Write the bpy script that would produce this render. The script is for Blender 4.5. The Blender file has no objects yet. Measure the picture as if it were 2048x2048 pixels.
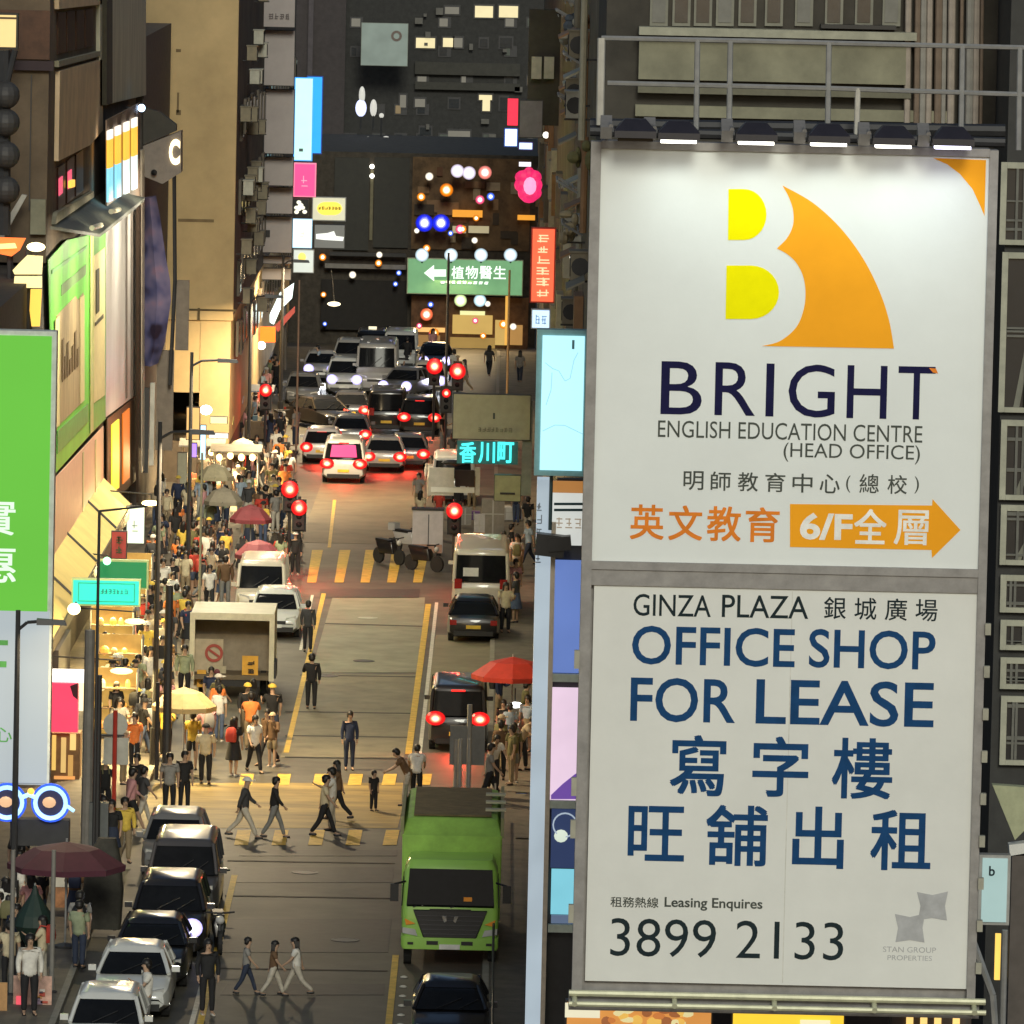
import bpy, bmesh, math, random
from mathutils import Vector, Matrix
RND = random.Random(11)
C = bpy.context.scene.collection
SC = bpy.context.scene
# ------------------------------------------------------------------ camera
F = 15000.0; CAMH = 27.0; ROLL = 0.022
dv = Vector(((1018 - 1024) / F, (1024 + 300) / F, -1)).normalized()
uv = Vector((ROLL, 1, 0)); uv = (uv - dv * uv.dot(dv)).normalized()
rv = dv.cross(uv)
CM = Matrix((rv, dv, uv))
cam = bpy.data.cameras.new('camera'); camo = bpy.data.objects.new('camera', cam); C.objects.link(camo)
camo.matrix_world = Matrix.Translation((0, 0, CAMH)) @ CM.to_4x4()
cam.sensor_width = 36; cam.lens = 36 * F / 2048; cam.clip_start = 1; cam.clip_end = 3000
SC.camera = camo
# ------------------------------------------------------------------ sky, sky glow, exposure
wd = bpy.data.worlds.new('World'); SC.world = wd; wd.use_nodes = True
nt = wd.node_tree; nt.nodes.clear()
sky = nt.nodes.new('ShaderNodeTexSky'); sky.sky_type = 'NISHITA'; sky.sun_disc = False
sky.sun_elevation = math.radians(24); sky.sun_rotation = math.radians(180)
bg = nt.nodes.new('ShaderNodeBackground'); bg.inputs[1].default_value = 0.05
ou = nt.nodes.new('ShaderNodeOutputWorld')
nt.links.new(sky.outputs[0], bg.inputs[0]); nt.links.new(bg.outputs[0], ou.inputs[0])
sun = bpy.data.lights.new('city_glow', 'SUN'); sun.energy = 1.12; sun.angle = math.radians(14); sun.color = (1, .99, .84)
so = bpy.data.objects.new('city_glow', sun); C.objects.link(so)
so.rotation_euler = (math.radians(90 - 24), 0, math.radians(5))
SC.view_settings.view_transform = 'Standard'; SC.view_settings.look = 'None'
SC.view_settings.exposure = 0.4; SC.view_settings.gamma = 1
SC.cycles.max_bounces = 5; SC.cycles.diffuse_bounces = 3; SC.cycles.glossy_bounces = 3
SC.cycles.caustics_reflective = False; SC.cycles.caustics_refractive = False
SC.cycles.sample_clamp_indirect = 4

# ------------------------------------------------------------------ places
def ray(px, py):
    return CM @ Vector(((px - 1024) / F, (1024 - py) / F, -1))
def G(px, py, z=0.0):
    w = ray(px, py); t = (z - CAMH) / w.z; return Vector((w.x * t, w.y * t, z))
def onY(px, py, Y):
    w = ray(px, py); t = Y / w.y; return Vector((w.x * t, Y, CAMH + w.z * t))
def onX(px, py, X):
    w = ray(px, py); t = X / w.x; return Vector((X, w.y * t, CAMH + w.z * t))
def px_of(p):
    c = CM.transposed() @ (Vector(p) - Vector((0, 0, CAMH))); return 1024 - F * c.x / c.z
def rect(px, Y):
    l, t, r, b = px; mx, my = (l + r) / 2, (t + b) / 2
    return onY(l, my, Y).x, onY(r, my, Y).x, onY(mx, b, Y).z, onY(mx, t, Y).z

# ------------------------------------------------------------------ materials
MATS = {}
def lin(c):
    return tuple(((v / 255) / 12.92 if v <= 10 else ((v / 255 + .055) / 1.055) ** 2.4) for v in c)
def mat(name, col, rough=.6, metal=0., var=.18, scale=3., coat=0., stretch=None, bump=0.):
    key = (name, col, rough, metal)
    if key in MATS: return MATS[key]
    m = bpy.data.materials.new(name); m.use_nodes = True; n = m.node_tree; b = n.nodes['Principled BSDF']
    b.inputs['Roughness'].default_value = rough; b.inputs['Metallic'].default_value = metal
    if coat: b.inputs['Coat Weight'].default_value = coat
    tc = n.nodes.new('ShaderNodeTexCoord'); no = n.nodes.new('ShaderNodeTexNoise')
    no.inputs['Scale'].default_value = scale; no.inputs['Detail'].default_value = 6; no.inputs['Roughness'].default_value = .65
    src = tc.outputs['Object']
    if stretch:
        mp = n.nodes.new('ShaderNodeMapping'); mp.inputs['Scale'].default_value = stretch
        n.links.new(src, mp.inputs[0]); src = mp.outputs[0]
    n.links.new(src, no.inputs['Vector'])
    mr = n.nodes.new('ShaderNodeMapRange'); mr.inputs[1].default_value = .3; mr.inputs[2].default_value = .7
    n.links.new(no.outputs[0], mr.inputs[0])
    mx = n.nodes.new('ShaderNodeMix'); mx.data_type = 'RGBA'
    mx.inputs[6].default_value = (*[max(0, c * (1 - var)) for c in col], 1)
    mx.inputs[7].default_value = (*[min(1, c * (1 + var)) for c in col], 1)
    n.links.new(mr.outputs[0], mx.inputs[0]); n.links.new(mx.outputs[2], b.inputs['Base Color'])
    if bump:
        bp = n.nodes.new('ShaderNodeBump'); bp.inputs['Strength'].default_value = bump; bp.inputs['Distance'].default_value = .05
        n.links.new(no.outputs[0], bp.inputs['Height']); n.links.new(bp.outputs[0], b.inputs['Normal'])
    MATS[key] = m; return m
def emat(name, col, st, var=.12, scale=1.5, light=True):
    key = (name, col, st)
    if key in MATS: return MATS[key]
    m = bpy.data.materials.new(name); m.use_nodes = True; n = m.node_tree; b = n.nodes['Principled BSDF']
    b.inputs['Roughness'].default_value = .4
    tc = n.nodes.new('ShaderNodeTexCoord'); no = n.nodes.new('ShaderNodeTexNoise'); no.inputs['Scale'].default_value = scale
    n.links.new(tc.outputs['Object'], no.inputs['Vector'])
    mx = n.nodes.new('ShaderNodeMix'); mx.data_type = 'RGBA'
    mx.inputs[6].default_value = (*[c * (1 - var) for c in col], 1); mx.inputs[7].default_value = (*[c * (1 + var) for c in col], 1)
    n.links.new(no.outputs[0], mx.inputs[0]); n.links.new(mx.outputs[2], b.inputs['Emission Color'])
    b.inputs['Base Color'].default_value = (*[c * .3 for c in col], 1); b.inputs['Emission Strength'].default_value = st
    if not light:
        try: m.cycles.emission_sampling = 'NONE'
        except Exception: pass
    MATS[key] = m; return m

def halo_lampmat(name, col, core=(1, .95, .9), st=3.0, rim=.10):  # emission ramp paints a soft glare halo around the lens core
    key = (name, col, st)
    if key in MATS: return MATS[key]
    m = bpy.data.materials.new(name); m.use_nodes = True; n = m.node_tree; b = n.nodes['Principled BSDF']; b.inputs['Roughness'].default_value = .3
    b.inputs['Base Color'].default_value = (*[c * .2 for c in col], 1)
    tc = n.nodes.new('ShaderNodeTexCoord'); a = n.nodes.new('ShaderNodeVectorMath'); a.operation = 'MULTIPLY_ADD'
    a.inputs[1].default_value = (1, 0, 1); a.inputs[2].default_value = (-.5, 0, -.5); l = n.nodes.new('ShaderNodeVectorMath'); l.operation = 'LENGTH'
    r = n.nodes.new('ShaderNodeValToRGB'); e = r.color_ramp.elements
    e[0].position = .10; e[0].color = (*core, 1); e[1].position = .49; e[1].color = (*[c * rim for c in col], 1)
    q = e.new(.22); q.color = (*[c * .55 + d * .12 for c, d in zip(col, core)], 1); q = e.new(.32); q.color = (*[c * .33 for c in col], 1)
    n.links.new(tc.outputs['Generated'], a.inputs[0]); n.links.new(a.outputs[0], l.inputs[0]); n.links.new(l.outputs['Value'], r.inputs[0])
    n.links.new(r.outputs[0], b.inputs['Emission Color']); b.inputs['Emission Strength'].default_value = st
    MATS[key] = m; return m

# ------------------------------------------------------------------ mesh builder
class MB:
    def __init__(s, o=(0, 0, 0)):
        s.v = []; s.f = []; s.m = []; s.mi = 0; s.o = Vector(o)
    def add(s, vs, fs):
        b = len(s.v); s.v += [tuple(Vector(v) - s.o) for v in vs]
        s.f += [tuple(i + b for i in f) for f in fs]; s.m += [s.mi] * len(fs); return s
    def box(s, x0, x1, y0, y1, z0, z1):
        v = [(x, y, z) for z in (z0, z1) for y in (y0, y1) for x in (x0, x1)]
        return s.add(v, [(0, 2, 3, 1), (4, 5, 7, 6), (0, 1, 5, 4), (2, 6, 7, 3), (0, 4, 6, 2), (1, 3, 7, 5)])
    def cbox(s, c, sx, sy, sz, rx=0, ry=0, rz=0):
        M = Matrix.Rotation(rz, 3, 'Z') @ Matrix.Rotation(ry, 3, 'Y') @ Matrix.Rotation(rx, 3, 'X'); c = Vector(c)
        v = [c + M @ Vector((x * sx / 2, y * sy / 2, z * sz / 2)) for z in (-1, 1) for y in (-1, 1) for x in (-1, 1)]
        return s.add(v, [(0, 2, 3, 1), (4, 5, 7, 6), (0, 1, 5, 4), (2, 6, 7, 3), (0, 4, 6, 2), (1, 3, 7, 5)])
    def tube(s, p0, p1, r, r2=None, n=8):
        p0, p1 = Vector(p0), Vector(p1); r2 = r if r2 is None else r2
        d = (p1 - p0).normalized(); a = d.orthogonal().normalized(); b = d.cross(a)
        v = []
        for p, q in ((p0, r), (p1, r2)):
            v += [p + (a * math.cos(2 * math.pi * i / n) + b * math.sin(2 * math.pi * i / n)) * q for i in range(n)]
        f = [(i, (i + 1) % n, n + (i + 1) % n, n + i) for i in range(n)] + [tuple(range(n - 1, -1, -1)), tuple(range(n, 2 * n))]
        return s.add(v, f)
    def path(s, pts, r, n=6):
        for a, b in zip(pts[:-1], pts[1:]): s.tube(a, b, r, n=n)
        return s
    def prism(s, pts, ext):
        pts = [Vector(p) for p in pts]; ext = Vector(ext); n = len(pts)
        v = pts + [p + ext for p in pts]
        return s.add(v, [tuple(range(n)), tuple(range(2 * n - 1, n - 1, -1))] + [(i, n + i, n + (i + 1) % n, (i + 1) % n) for i in range(n)])
    def sphere(s, c, r, nu=12, nv=8, lo=-math.pi / 2, hi=math.pi / 2):
        c = Vector(c); r = (r, r, r) if not hasattr(r, '__len__') else r
        v = []; 
        for j in range(nv + 1):
            a = lo + (hi - lo) * j / nv
            for i in range(nu):
                t = 2 * math.pi * i / nu
                v.append(c + Vector((r[0] * math.cos(a) * math.cos(t), r[1] * math.cos(a) * math.sin(t), r[2] * math.sin(a))))
        f = [(j * nu + i, j * nu + (i + 1) % nu, (j + 1) * nu + (i + 1) % nu, (j + 1) * nu + i) for j in range(nv) for i in range(nu)]
        f += [tuple(range(nu - 1, -1, -1)), tuple(range(nv * nu, nv * nu + nu))]
        return s.add(v, f)
    def lathe(s, c, prof, n=16, axis='Z', ring=False):
        if ring: prof = list(prof) + [prof[0]]
        c = Vector(c); v = []
        for r, z in prof:
            for i in range(n):
                t = 2 * math.pi * i / n; a, b = r * math.cos(t), r * math.sin(t)
                v.append(c + (Vector((a, b, z)) if axis == 'Z' else Vector((z, a, b)) if axis == 'X' else Vector((a, z, b))))
        k = len(prof)
        f = [(j * n + i, j * n + (i + 1) % n, (j + 1) * n + (i + 1) % n, (j + 1) * n + i) for j in range(k - 1) for i in range(n)]
        if not ring: f += [tuple(range(n - 1, -1, -1)), tuple(range((k - 1) * n, k * n))]
        return s.add(v, f)
    def stem(s, p0, p1, r):
        s.mi = 1; s.tube(p0, p1, r); s.mi = 0; return s
    def loft(s, rings):
        n = len(rings[0]); v = [p for r in rings for p in r]
        f = [(j * n + i, j * n + (i + 1) % n, (j + 1) * n + (i + 1) % n, (j + 1) * n + i) for j in range(len(rings) - 1) for i in range(n)]
        f += [tuple(range(n - 1, -1, -1)), tuple(range((len(rings) - 1) * n, len(rings) * n))]
        return s.add(v, f)
    def mesh(s, name, mats, smooth=False):
        me = bpy.data.meshes.new(name); me.from_pydata(s.v, [], s.f)
        mats = list(mats) if isinstance(mats, (list, tuple)) else [mats]
        if len(mats) == 1 and 1 in s.m: mats.append(darkst)
        for m in mats: me.materials.append(m)
        if len(mats) > 1: me.polygons.foreach_set('material_index', s.m)
        bm = bmesh.new(); bm.from_mesh(me); bmesh.ops.recalc_face_normals(bm, faces=bm.faces); bm.to_mesh(me); bm.free()
        if smooth:
            me.polygons.foreach_set('use_smooth', [True] * len(me.polygons))
            try: me.set_sharp_from_angle(angle=math.radians(40))
            except Exception: pass
        return me
    def build(s, name, mats, parent=None, smooth=False):
        o = bpy.data.objects.new(name, s.mesh(name, mats, smooth)); C.objects.link(o)
        if parent: o.parent = parent
        return o
def tag(o, label, cat, group=None):
    o['label'] = label; o['category'] = cat
    if group: o['group'] = group
    return o
def thing(name, label, cat, loc=(0, 0, 0), rz=0, group=None):
    o = bpy.data.objects.new(name, None); C.objects.link(o); o.location = loc; o.rotation_euler = (0, 0, rz)
    o.empty_display_size = .1
    return tag(o, label, cat, group)
def structure(o):
    o['kind'] = 'structure'; return o
def copy_tree(o, parent=None):
    c = o.copy(); C.objects.link(c)
    if parent: c.parent = parent
    for ch in o.children: copy_tree(ch, c)
    return c
def arealight(name, parent, loc, target, size, energy, col, shape='DISK', spread=180):
    l = bpy.data.lights.new(name, 'AREA'); l.shape = shape; l.spread = math.radians(spread); l.size = size; l.energy = energy; l.color = col
    o = bpy.data.objects.new(name, l); C.objects.link(o)
    d = (Vector(target) - Vector(loc)).normalized()
    o.rotation_euler = d.to_track_quat('-Z', 'Y').to_euler()
    if parent: o.parent = parent
    o.location = loc
    return o
# ---- lettering
TXT = {}
def text_data(s, bold=0.0):
    k = (s, bold)
    if k not in TXT:
        cu = bpy.data.curves.new('t', 'FONT'); cu.body = s; cu.offset = bold; cu.resolution_u = 4
        ob = bpy.data.objects.new('t', cu); me = bpy.data.meshes.new_from_object(ob)
        vs = [tuple(v.co) for v in me.vertices]; fs = [tuple(p.vertices) for p in me.polygons]
        bpy.data.objects.remove(ob); bpy.data.meshes.remove(me); bpy.data.curves.remove(cu)
        x0, x1 = min(v[0] for v in vs), max(v[0] for v in vs); y0, y1 = min(v[1] for v in vs), max(v[1] for v in vs)
        TXT[k] = ([((v[0] - x0) / max(1e-6, x1 - x0), (v[1] - y0) / max(1e-6, y1 - y0)) for v in vs], fs)
    return TXT[k]
def text(s, parent, L, px, Y, m, bold=0.0, name='lettering'):
    X0, X1, Z0, Z1 = rect(px, Y); cjk = ord(s[0]) > 0x2E80; vs, fs = text_data(s, 0 if cjk else bold); b = MB(L)
    e = bold * .5 * (Z1 - Z0) if cjk else 0; X0 += e; X1 -= e; Z0 += e; Z1 -= e
    for q, (dx, dz) in enumerate(((0, 0), (e, e), (-e, e), (e, -e), (-e, -e)) if e else ((0, 0),)):
        b.add([(X0 + dx + (X1 - X0) * x, Y - q * .0008, Z0 + dz + (Z1 - Z0) * y) for x, y in vs], fs)
    me = bpy.data.meshes.new(name); me.from_pydata(b.v, [], b.f); me.materials.append(m)
    o = bpy.data.objects.new(name, me); C.objects.link(o); o.parent = parent; return o
def strokes(parent, L, px, Y, m, cols, rows, seed, th=.16, name='lettering'):
    X0, X1, Z0, Z1 = rect(px, Y); r = random.Random(seed); b = MB(L)
    cw, ch = (X1 - X0) / cols, (Z1 - Z0) / rows
    for i in range(cols):
        for j in range(rows):
            ax, az = X0 + cw * (i + .1), Z0 + ch * (j + .1); w, h = cw * .8, ch * .8; t = min(w, h) * th
            for q in range(r.choice((2, 3))):
                z = az + h * (q + .3) / 3; b.box(ax + w * r.uniform(0, .2), ax + w * r.uniform(.75, 1), Y - .02, Y, z, z + t)
            for q in range(r.choice((1, 2))):
                x = ax + w * r.uniform(.05, .9); b.box(x, x + t, Y - .025, Y, az + h * r.uniform(0, .3), az + h * r.uniform(.7, 1))
    return b.build(name, m, parent)
def lightbox(name, label, cat, px, Y, dep, face, frame, fw=.06, group=None):
    X0, X1, Z0, Z1 = rect(px, Y); L = Vector(((X0 + X1) / 2, Y, Z0)); t = thing(name, label, cat, L, group=group)
    MB(L).box(X0, X1, Y, Y + dep, Z0, Z1).build('case', frame, t)
    MB(L).box(X0 + fw, X1 - fw, Y - .04, Y - .002, Z0 + fw, Z1 - fw).build('face', face, t)
    return t, L, (X0, X1, Z0, Z1)
def panel(parent, L, px, Y, m, name='panel', dep=.03):
    X0, X1, Z0, Z1 = rect(px, Y); return MB(L).box(X0, X1, Y - dep, Y, Z0, Z1).build(name, m, parent)
def flat(parent, L, pts, Y, m, name, dep=.02):
    return MB(L).prism([onY(x, y, Y) for x, y in pts], (0, -dep, 0)).build(name, m, parent)
def wallpoly(parent, L, pts, X, m, name, th=.12):
    return MB(L).prism([onX(x, y, X) for x, y in pts], (th, 0, 0)).build(name, m, parent)

# ------------------------------------------------------------------ palette
asphalt = mat('asphalt', (.085, .078, .060), .62, var=.45, scale=.5, bump=.15)
patch_m = mat('worn_concrete', (.24, .235, .17), .7, var=.25, scale=.7)
yellow_p = mat('yellow_road_paint', (.62, .40, .06), .65, var=.3, scale=3)
yworn = mat('worn_yellow_paint', (.27, .19, .055), .65, var=.55, scale=1.2, stretch=(.25, 1, 1))
white_p = mat('white_road_paint', (.6, .58, .5), .6, var=.3, scale=4)
paving = mat('paving', (.15, .13, .10), .75, var=.3, scale=1.5)
kerbm = mat('kerb_stone', (.28, .26, .21), .8)
steel = mat('galvanised_steel', (.33, .33, .32), .5, .4)
darkst = mat('dark_steel', (.03, .03, .032), .5)
black = mat('black_paint', (.012, .012, .013), .45)
white = mat('white_paint', (.72, .72, .68), .4, var=.06)
offwhite = mat('aged_white', (.5, .48, .42), .6, var=.2, scale=2)
glass = mat('dark_glass', (.010, .011, .013), .09, var=.2)
glass.node_tree.nodes['Principled BSDF'].inputs['Specular IOR Level'].default_value = .1
rubber = mat('rubber', (.015, .015, .015), .8)
chrome = mat('chrome', (.6, .6, .6), .2, 1.)
orange = mat('orange', (.85, .30, .02), .5, var=.05)
red = mat('red_paint', (.55, .02, .02), .45)

# ------------------------------------------------------------------ ground, road, pavements
YN, YF = 120.0, 403.0
structure(MB().box(-500, 500, -50, 1500, -.3, -.004).build('ground', mat('ground_concrete', (.07, .06, .05), .8, scale=.3)))
XL, XR = -9.75, -0.05
structure(MB().box(XL, XR, YN, YF + 8, -.2, 0).build('road', asphalt))
structure(MB().box(-16, XL - .16, YN, YF, -.2, .13).build('pavement_left', paving))
structure(MB().box(XR + .16, 4, YN, YF, -.2, .13).build('pavement_right', paving))
structure(MB().box(XL - .158, XL - .002, YN, YF, -.2, .14).build('kerb_left', kerbm))
structure(MB().box(XR + .002, XR + .158, YN, YF, -.2, .14).build('kerb_right', kerbm))
def gquad(b, pts, z=.005, h=.004):
    b.prism([G(x, y, z) for x, y in pts], (0, 0, h))
b = MB(); gquad(b, [(665, 1195), (850, 1195), (838, 1345), (622, 1345)])
b.build('road_patch_pale', patch_m)['kind'] = 'structure'
b = MB(); gquad(b, [(622, 1349), (838, 1349), (808, 1515), (560, 1515)])
b.build('road_patch_tan', mat('tan_concrete', (.19, .17, .115), .7, var=.3, scale=.8))['kind'] = 'structure'
b = MB(); gquad(b, [(872, 1270), (1012, 1272), (1012, 1440), (842, 1440)])
b.build('parking_bay_concrete', mat('bay_concrete', (.22, .19, .12), .7, var=.2, scale=.8))['kind'] = 'structure'
b = MB(); gquad(b, [(645, 960), (850, 962), (846, 1090), (600, 1085)])
b.build('road_patch_far', mat('far_concrete', (.15, .125, .085), .7, var=.3, scale=.6))['kind'] = 'structure'
b = MB(); gquad(b, [(440, 1838), (784, 1838), (776, 1905), (428, 1905)])
gquad(b, [(480, 1700), (795, 1700), (794, 1712), (478, 1712)]); gquad(b, [(455, 1968), (770, 1968), (768, 1990), (440, 1990)]); gquad(b, [(640, 1178), (840, 1178), (838, 1196), (640, 1196)])
gquad(b, [(470, 1735), (788, 1735), (786, 1765), (462, 1765)])
b.build('road_patch_dark', mat('tar_patch', (.045, .04, .034), .6, var=.3))['kind'] = 'structure'
# crossing
b = MB(); gquad(b, [(310, 1566), (818, 1566), (795, 1656), (258, 1656)], .005)
b.build('crossing_surface', yworn)['kind'] = 'structure'
b = MB()
for x in (415, 485, 560, 633, 708, 782): gquad(b, [(x - 10, 1660), (x + 17, 1660), (x + 11, 1690), (x - 17, 1690)], .012)
for x in (492, 566, 640, 710, 778, 848): gquad(b, [(x - 10, 1548), (x + 16, 1548), (x + 12, 1570), (x - 15, 1570)], .012)
b.build('crossing_studs', yellow_p)['kind'] = 'structure'
b = MB()
for x in (630, 685, 737, 790, 842): gquad(b, [(x - 6, 1100), (x + 16, 1100), (x + 2, 1165), (x - 16, 1165)], .012)
b.build('crossing_stripes_far', yellow_p)['kind'] = 'structure'
b = MB()
def gline(x0, y0, x1, y1, w):
    p, q = G(x0, y0, .011), G(x1, y1, .011); b.prism([p, q, q + Vector((w, 0, 0)), p + Vector((w, 0, 0))], (0, 0, .004))
gline(666, 1000, 655, 1095, .13); gline(643, 1187, 567, 1505, .16); gline(463, 1750, 388, 2070, .16)
gline(851, 1208, 810, 1508, .2); gline(785, 1910, 768, 2070, .16)
b.build('yellow_lane_lines', yellow_p)['kind'] = 'structure'
b = MB()
gline(870, 1205, 835, 1512, .12); gline(622, 1190, 598, 1300, .1); gline(400, 1965, 372, 2070, .12)
b.build('white_lane_lines', white_p)['kind'] = 'structure'
b = MB()
for i in range(10):
    p = G(808 - i * 1.5, 1955 + i * 19, .004); b.lathe(p, [(.09, 0), (.09, .02), (.04, .04)], 8)
b.build('road_studs', white_p)['kind'] = 'structure'

b = MB()
for y in (1349, 1422, 1470, 1513): gquad(b, [(600 if y < 1400 else 570, y), (842 if y < 1400 else 822, y + 4), (842 if y < 1400 else 822, y + 5.6), (600 if y < 1400 else 570, y + 2)], .010)
gquad(b, [(640, 1190), (644, 1190), (560, 1500), (556, 1500)], .010) if False else None
for y, x0, x1 in ((1720, 455, 790), (1790, 450, 786), (1935, 420, 775), (1246, 650, 850)): gquad(b, [(x0, y), (x1, y + 6), (x1, y + 7.5), (x0, y + 2)], .010)
b.build('road_joints', mat('joint_tar', (.02, .018, .015), .7))['kind'] = 'structure'
for i, (x, y, m_) in enumerate(((735, 1236, mat('manhole_pale', (.42, .42, .34), .6)), (728, 1322, darkst), (655, 1352, darkst), (610, 1745, darkst), (690, 1880, darkst))):
    p = G(x, y, .011); t = MB(p).lathe(p, [(.36, 0), (.36, .012), (.3, .012), (.3, .008), (.02, .008)], 18).build('manhole_cover', m_); t.location = p
    tag(t, ['pale manhole cover in the worn concrete panel of the middle road', 'dark manhole cover below the pale one', 'dark manhole cover near the black clad person on the yellow line', 'dark manhole cover just below the crossing', 'dark manhole cover in the lower tar patch'][i], 'manhole cover')
# ------------------------------------------------------------------ big double billboard
YB = 131.0
Lb = Vector((onY(1570, 1100, YB).x, YB, onY(1570, 1975, YB).z))
bb = thing('billboard', 'tall double billboard on grey steel frame, white advertising panels in English and Chinese', 'billboard', Lb)
frame_m = mat('billboard_steel', (.27, .26, .25), .55, .2, var=.2)
panel_m = mat('printed_vinyl', (.75, .79, .775), .5, var=.04, scale=.45, bump=.25)
panel2_m = mat('printed_vinyl_lower', (.72, .735, .70), .5, var=.06, scale=.45, bump=.25)
navy = mat('navy_ink', (.012, .012, .055), .5); blue_ink = mat('blue_ink', (.012, .06, .17), .5)
grey_ink = mat('grey_ink', (.075, .085, .075), .5); dk_ink = mat('dark_ink', (.018, .03, .035), .5)
or_ink = mat('orange_ink', (.95, .40, .02), .5, var=.06, scale=.6); org_ink = mat('burnt_orange_ink', (.78, .23, .03), .5)
ye_ink = mat('yellow_ink', (.92, .85, .0), .5, var=.04); white_ink = mat('white_ink', (.85, .85, .8), .5)
for m in (navy, blue_ink, grey_ink, dk_ink, or_ink, org_ink, ye_ink): m.node_tree.nodes['Principled BSDF'].inputs['Specular IOR Level'].default_value = .05
X0, X1, Z0, Z1 = rect((1193, 305, 1968, 1130), YB)
MB(Lb).box(X0, X1, YB, YB + .12, Z0, Z1).build('upper_panel', panel_m, bb)
XA, XB, ZA, ZB = rect((1179, 1178, 1946, 1970), YB)
MB(Lb).box(XA, XB, YB, YB + .12, ZA, ZB).build('lower_panel', panel2_m, bb)
f = MB(Lb)
def bar2(x0, y0, x1, y1, w, d0, d1):
    p, q = onY(x0, y0, YB), onY(x1, y1, YB); f.cbox(((p.x + q.x) / 2, YB + (d0 + d1) / 2, (p.z + q.z) / 2), max(w, abs(q.x - p.x)), d1 - d0, max(w, abs(q.z - p.z)))
FXL, FXR = X0 - .13, X1 + .12
for xa, xb in ((FXL - .05, X0), (X1, FXR + .03)): f.box(xa, xb, YB - .10, YB + .5, ZA - .25, Z1 + .12)
f.box(X0, X1, YB - .08, YB + .5, Z1, Z1 + .14)
f.box(X0, X1, YB - .05, YB + .3, ZB + .002, ZB + .28); f.box(X0, X1, YB - .09, YB + .3, ZB + .285, Z0 - .002)
f.box(FXL - .1, FXR + .1, YB - .15, YB + .5, ZA - .5, ZA - .26)
f.box(X0, X1, YB + .13, YB + .6, ZA - .25, Z1)
f.build('frame', frame_m, bb)
rl = MB(Lb)
rl.tube((FXL - .1, YB - .3, ZA - .18), (FXR + .2, YB - .3, ZA - .18), .06)
rl.tube((FXL - .1, YB - .5, ZA - .34), (FXR + .2, YB - .5, ZA - .34), .05)
for i in range(5):
    x = FXL + (FXR - FXL) * i / 4; rl.tube((x, YB - .55, ZA - .34), (x, YB - .1, ZA - .2), .05)
rl.build('lower_rail', mat('pale_rail', (.55, .55, .38), .4, .2), bb)
for i in range(9): MB(Lb).box(FXR + .02, FXR + .12, YB - .2, YB - .05, ZA + .3 + i * .75, ZA + .5 + i * .75).build('clamp', mat('clamp_cream', (.34, .33, .26), .6), bb)
for i in (1, 3, 4, 7): MB(Lb).box(FXL - .14, FXL - .05, YB - .2, YB - .05, ZA + .3 + i * .75, ZA + .62 + i * .75).build('clamp', mat('clamp_cream', (.34, .33, .26), .6), bb)
YT = YB - .004
sm = mat('vinyl_seam', (.62, .62, .57), .6)
for px_, a_ in (((1574, 1182, 1576, 1966), 0),): panel(bb, Lb, px_, YB, sm, 'seam', .0025)
# logo
def smooth(p, n=6):
    o = []
    for i in range(len(p) - 1):
        a, b_, c, d = p[max(0, i - 1)], p[i], p[i + 1], p[min(len(p) - 1, i + 2)]
        for k in range(n):
            t = k / n; o.append(tuple(.5 * (2 * b_[j] + (c[j] - a[j]) * t + (2 * a[j] - 5 * b_[j] + 4 * c[j] - d[j]) * t * t + (3 * b_[j] - a[j] - 3 * c[j] + d[j]) * t ** 3) for j in (0, 1)))
    return o + [p[-1]]
def ell(cx, cy, rx, ry, a0, a1, n=14): return [(cx + rx * math.cos(math.radians(a0 + (a1 - a0) * i / n)), cy + ry * math.sin(math.radians(a0 + (a1 - a0) * i / n))) for i in range(n + 1)]
flat(bb, Lb, [(1457, 378)] + ell(1488, 429, 45, 51, -90, 90) + [(1456, 480)], YT, ye_ink, 'yellow_logo_bowl', .003)
flat(bb, Lb, [(1453, 531)] + ell(1502, 584.5, 56, 53.5, -90, 90) + [(1451, 638)], YT, ye_ink, 'yellow_logo_bowl', .003)
flat(bb, Lb, smooth([(1565, 371), (1625, 405), (1680, 455), (1725, 515), (1758, 580), (1778, 640), (1788, 697)]) + smooth([(1524, 692), (1560, 682), (1592, 655), (1607, 620), (1611, 585), (1606, 552), (1592, 525), (1574, 508), (1554, 497)]) + smooth([(1554.5, 496), (1574, 476), (1586, 450), (1586, 420), (1577, 393), (1566, 373)]), YT, or_ink, 'orange_logo_sail', .003)
flat(bb, Lb, [(1866, 316), (1972, 320), (1969, 432), (1962, 415), (1945, 378), (1920, 348), (1895, 329)], YT, or_ink, 'orange_corner', .003)
LL = [(c, x0, x1, y) for c, x0, x1, y in (('B', 1322, 1404, 0), ('R', 1430, 1511, 2), ('I', 1532, 1548, 4), ('G', 1577, 1670, 6), ('H', 1694, 1774, 8), ('T', 1796, 1870, 10))]
for c, x0, x1, y in LL:
    text(c, bb, Lb, (x0, 723 + y, x1, 829 + y), YT, navy, .0, 'headline_letter')
flat(bb, Lb, [(1858, 736), (1872, 737), (1876, 747), (1866, 745)], YT - .002, org_ink, 'orange_tip', .002)
text('ENGLISH EDUCATION CENTRE', bb, Lb, (1316, 846, 1845, 880), YT, grey_ink, .0)
text('(HEAD OFFICE)', bb, Lb, (1567, 888, 1840, 926), YT, grey_ink, .0)
for i, c in enumerate('明師教育中心'): text(c, bb, Lb, (1367 + i * 54.5, 942 + i * 1.3, 1407 + i * 54.5, 980 + i * 1.3), YT, grey_ink, .015)
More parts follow.
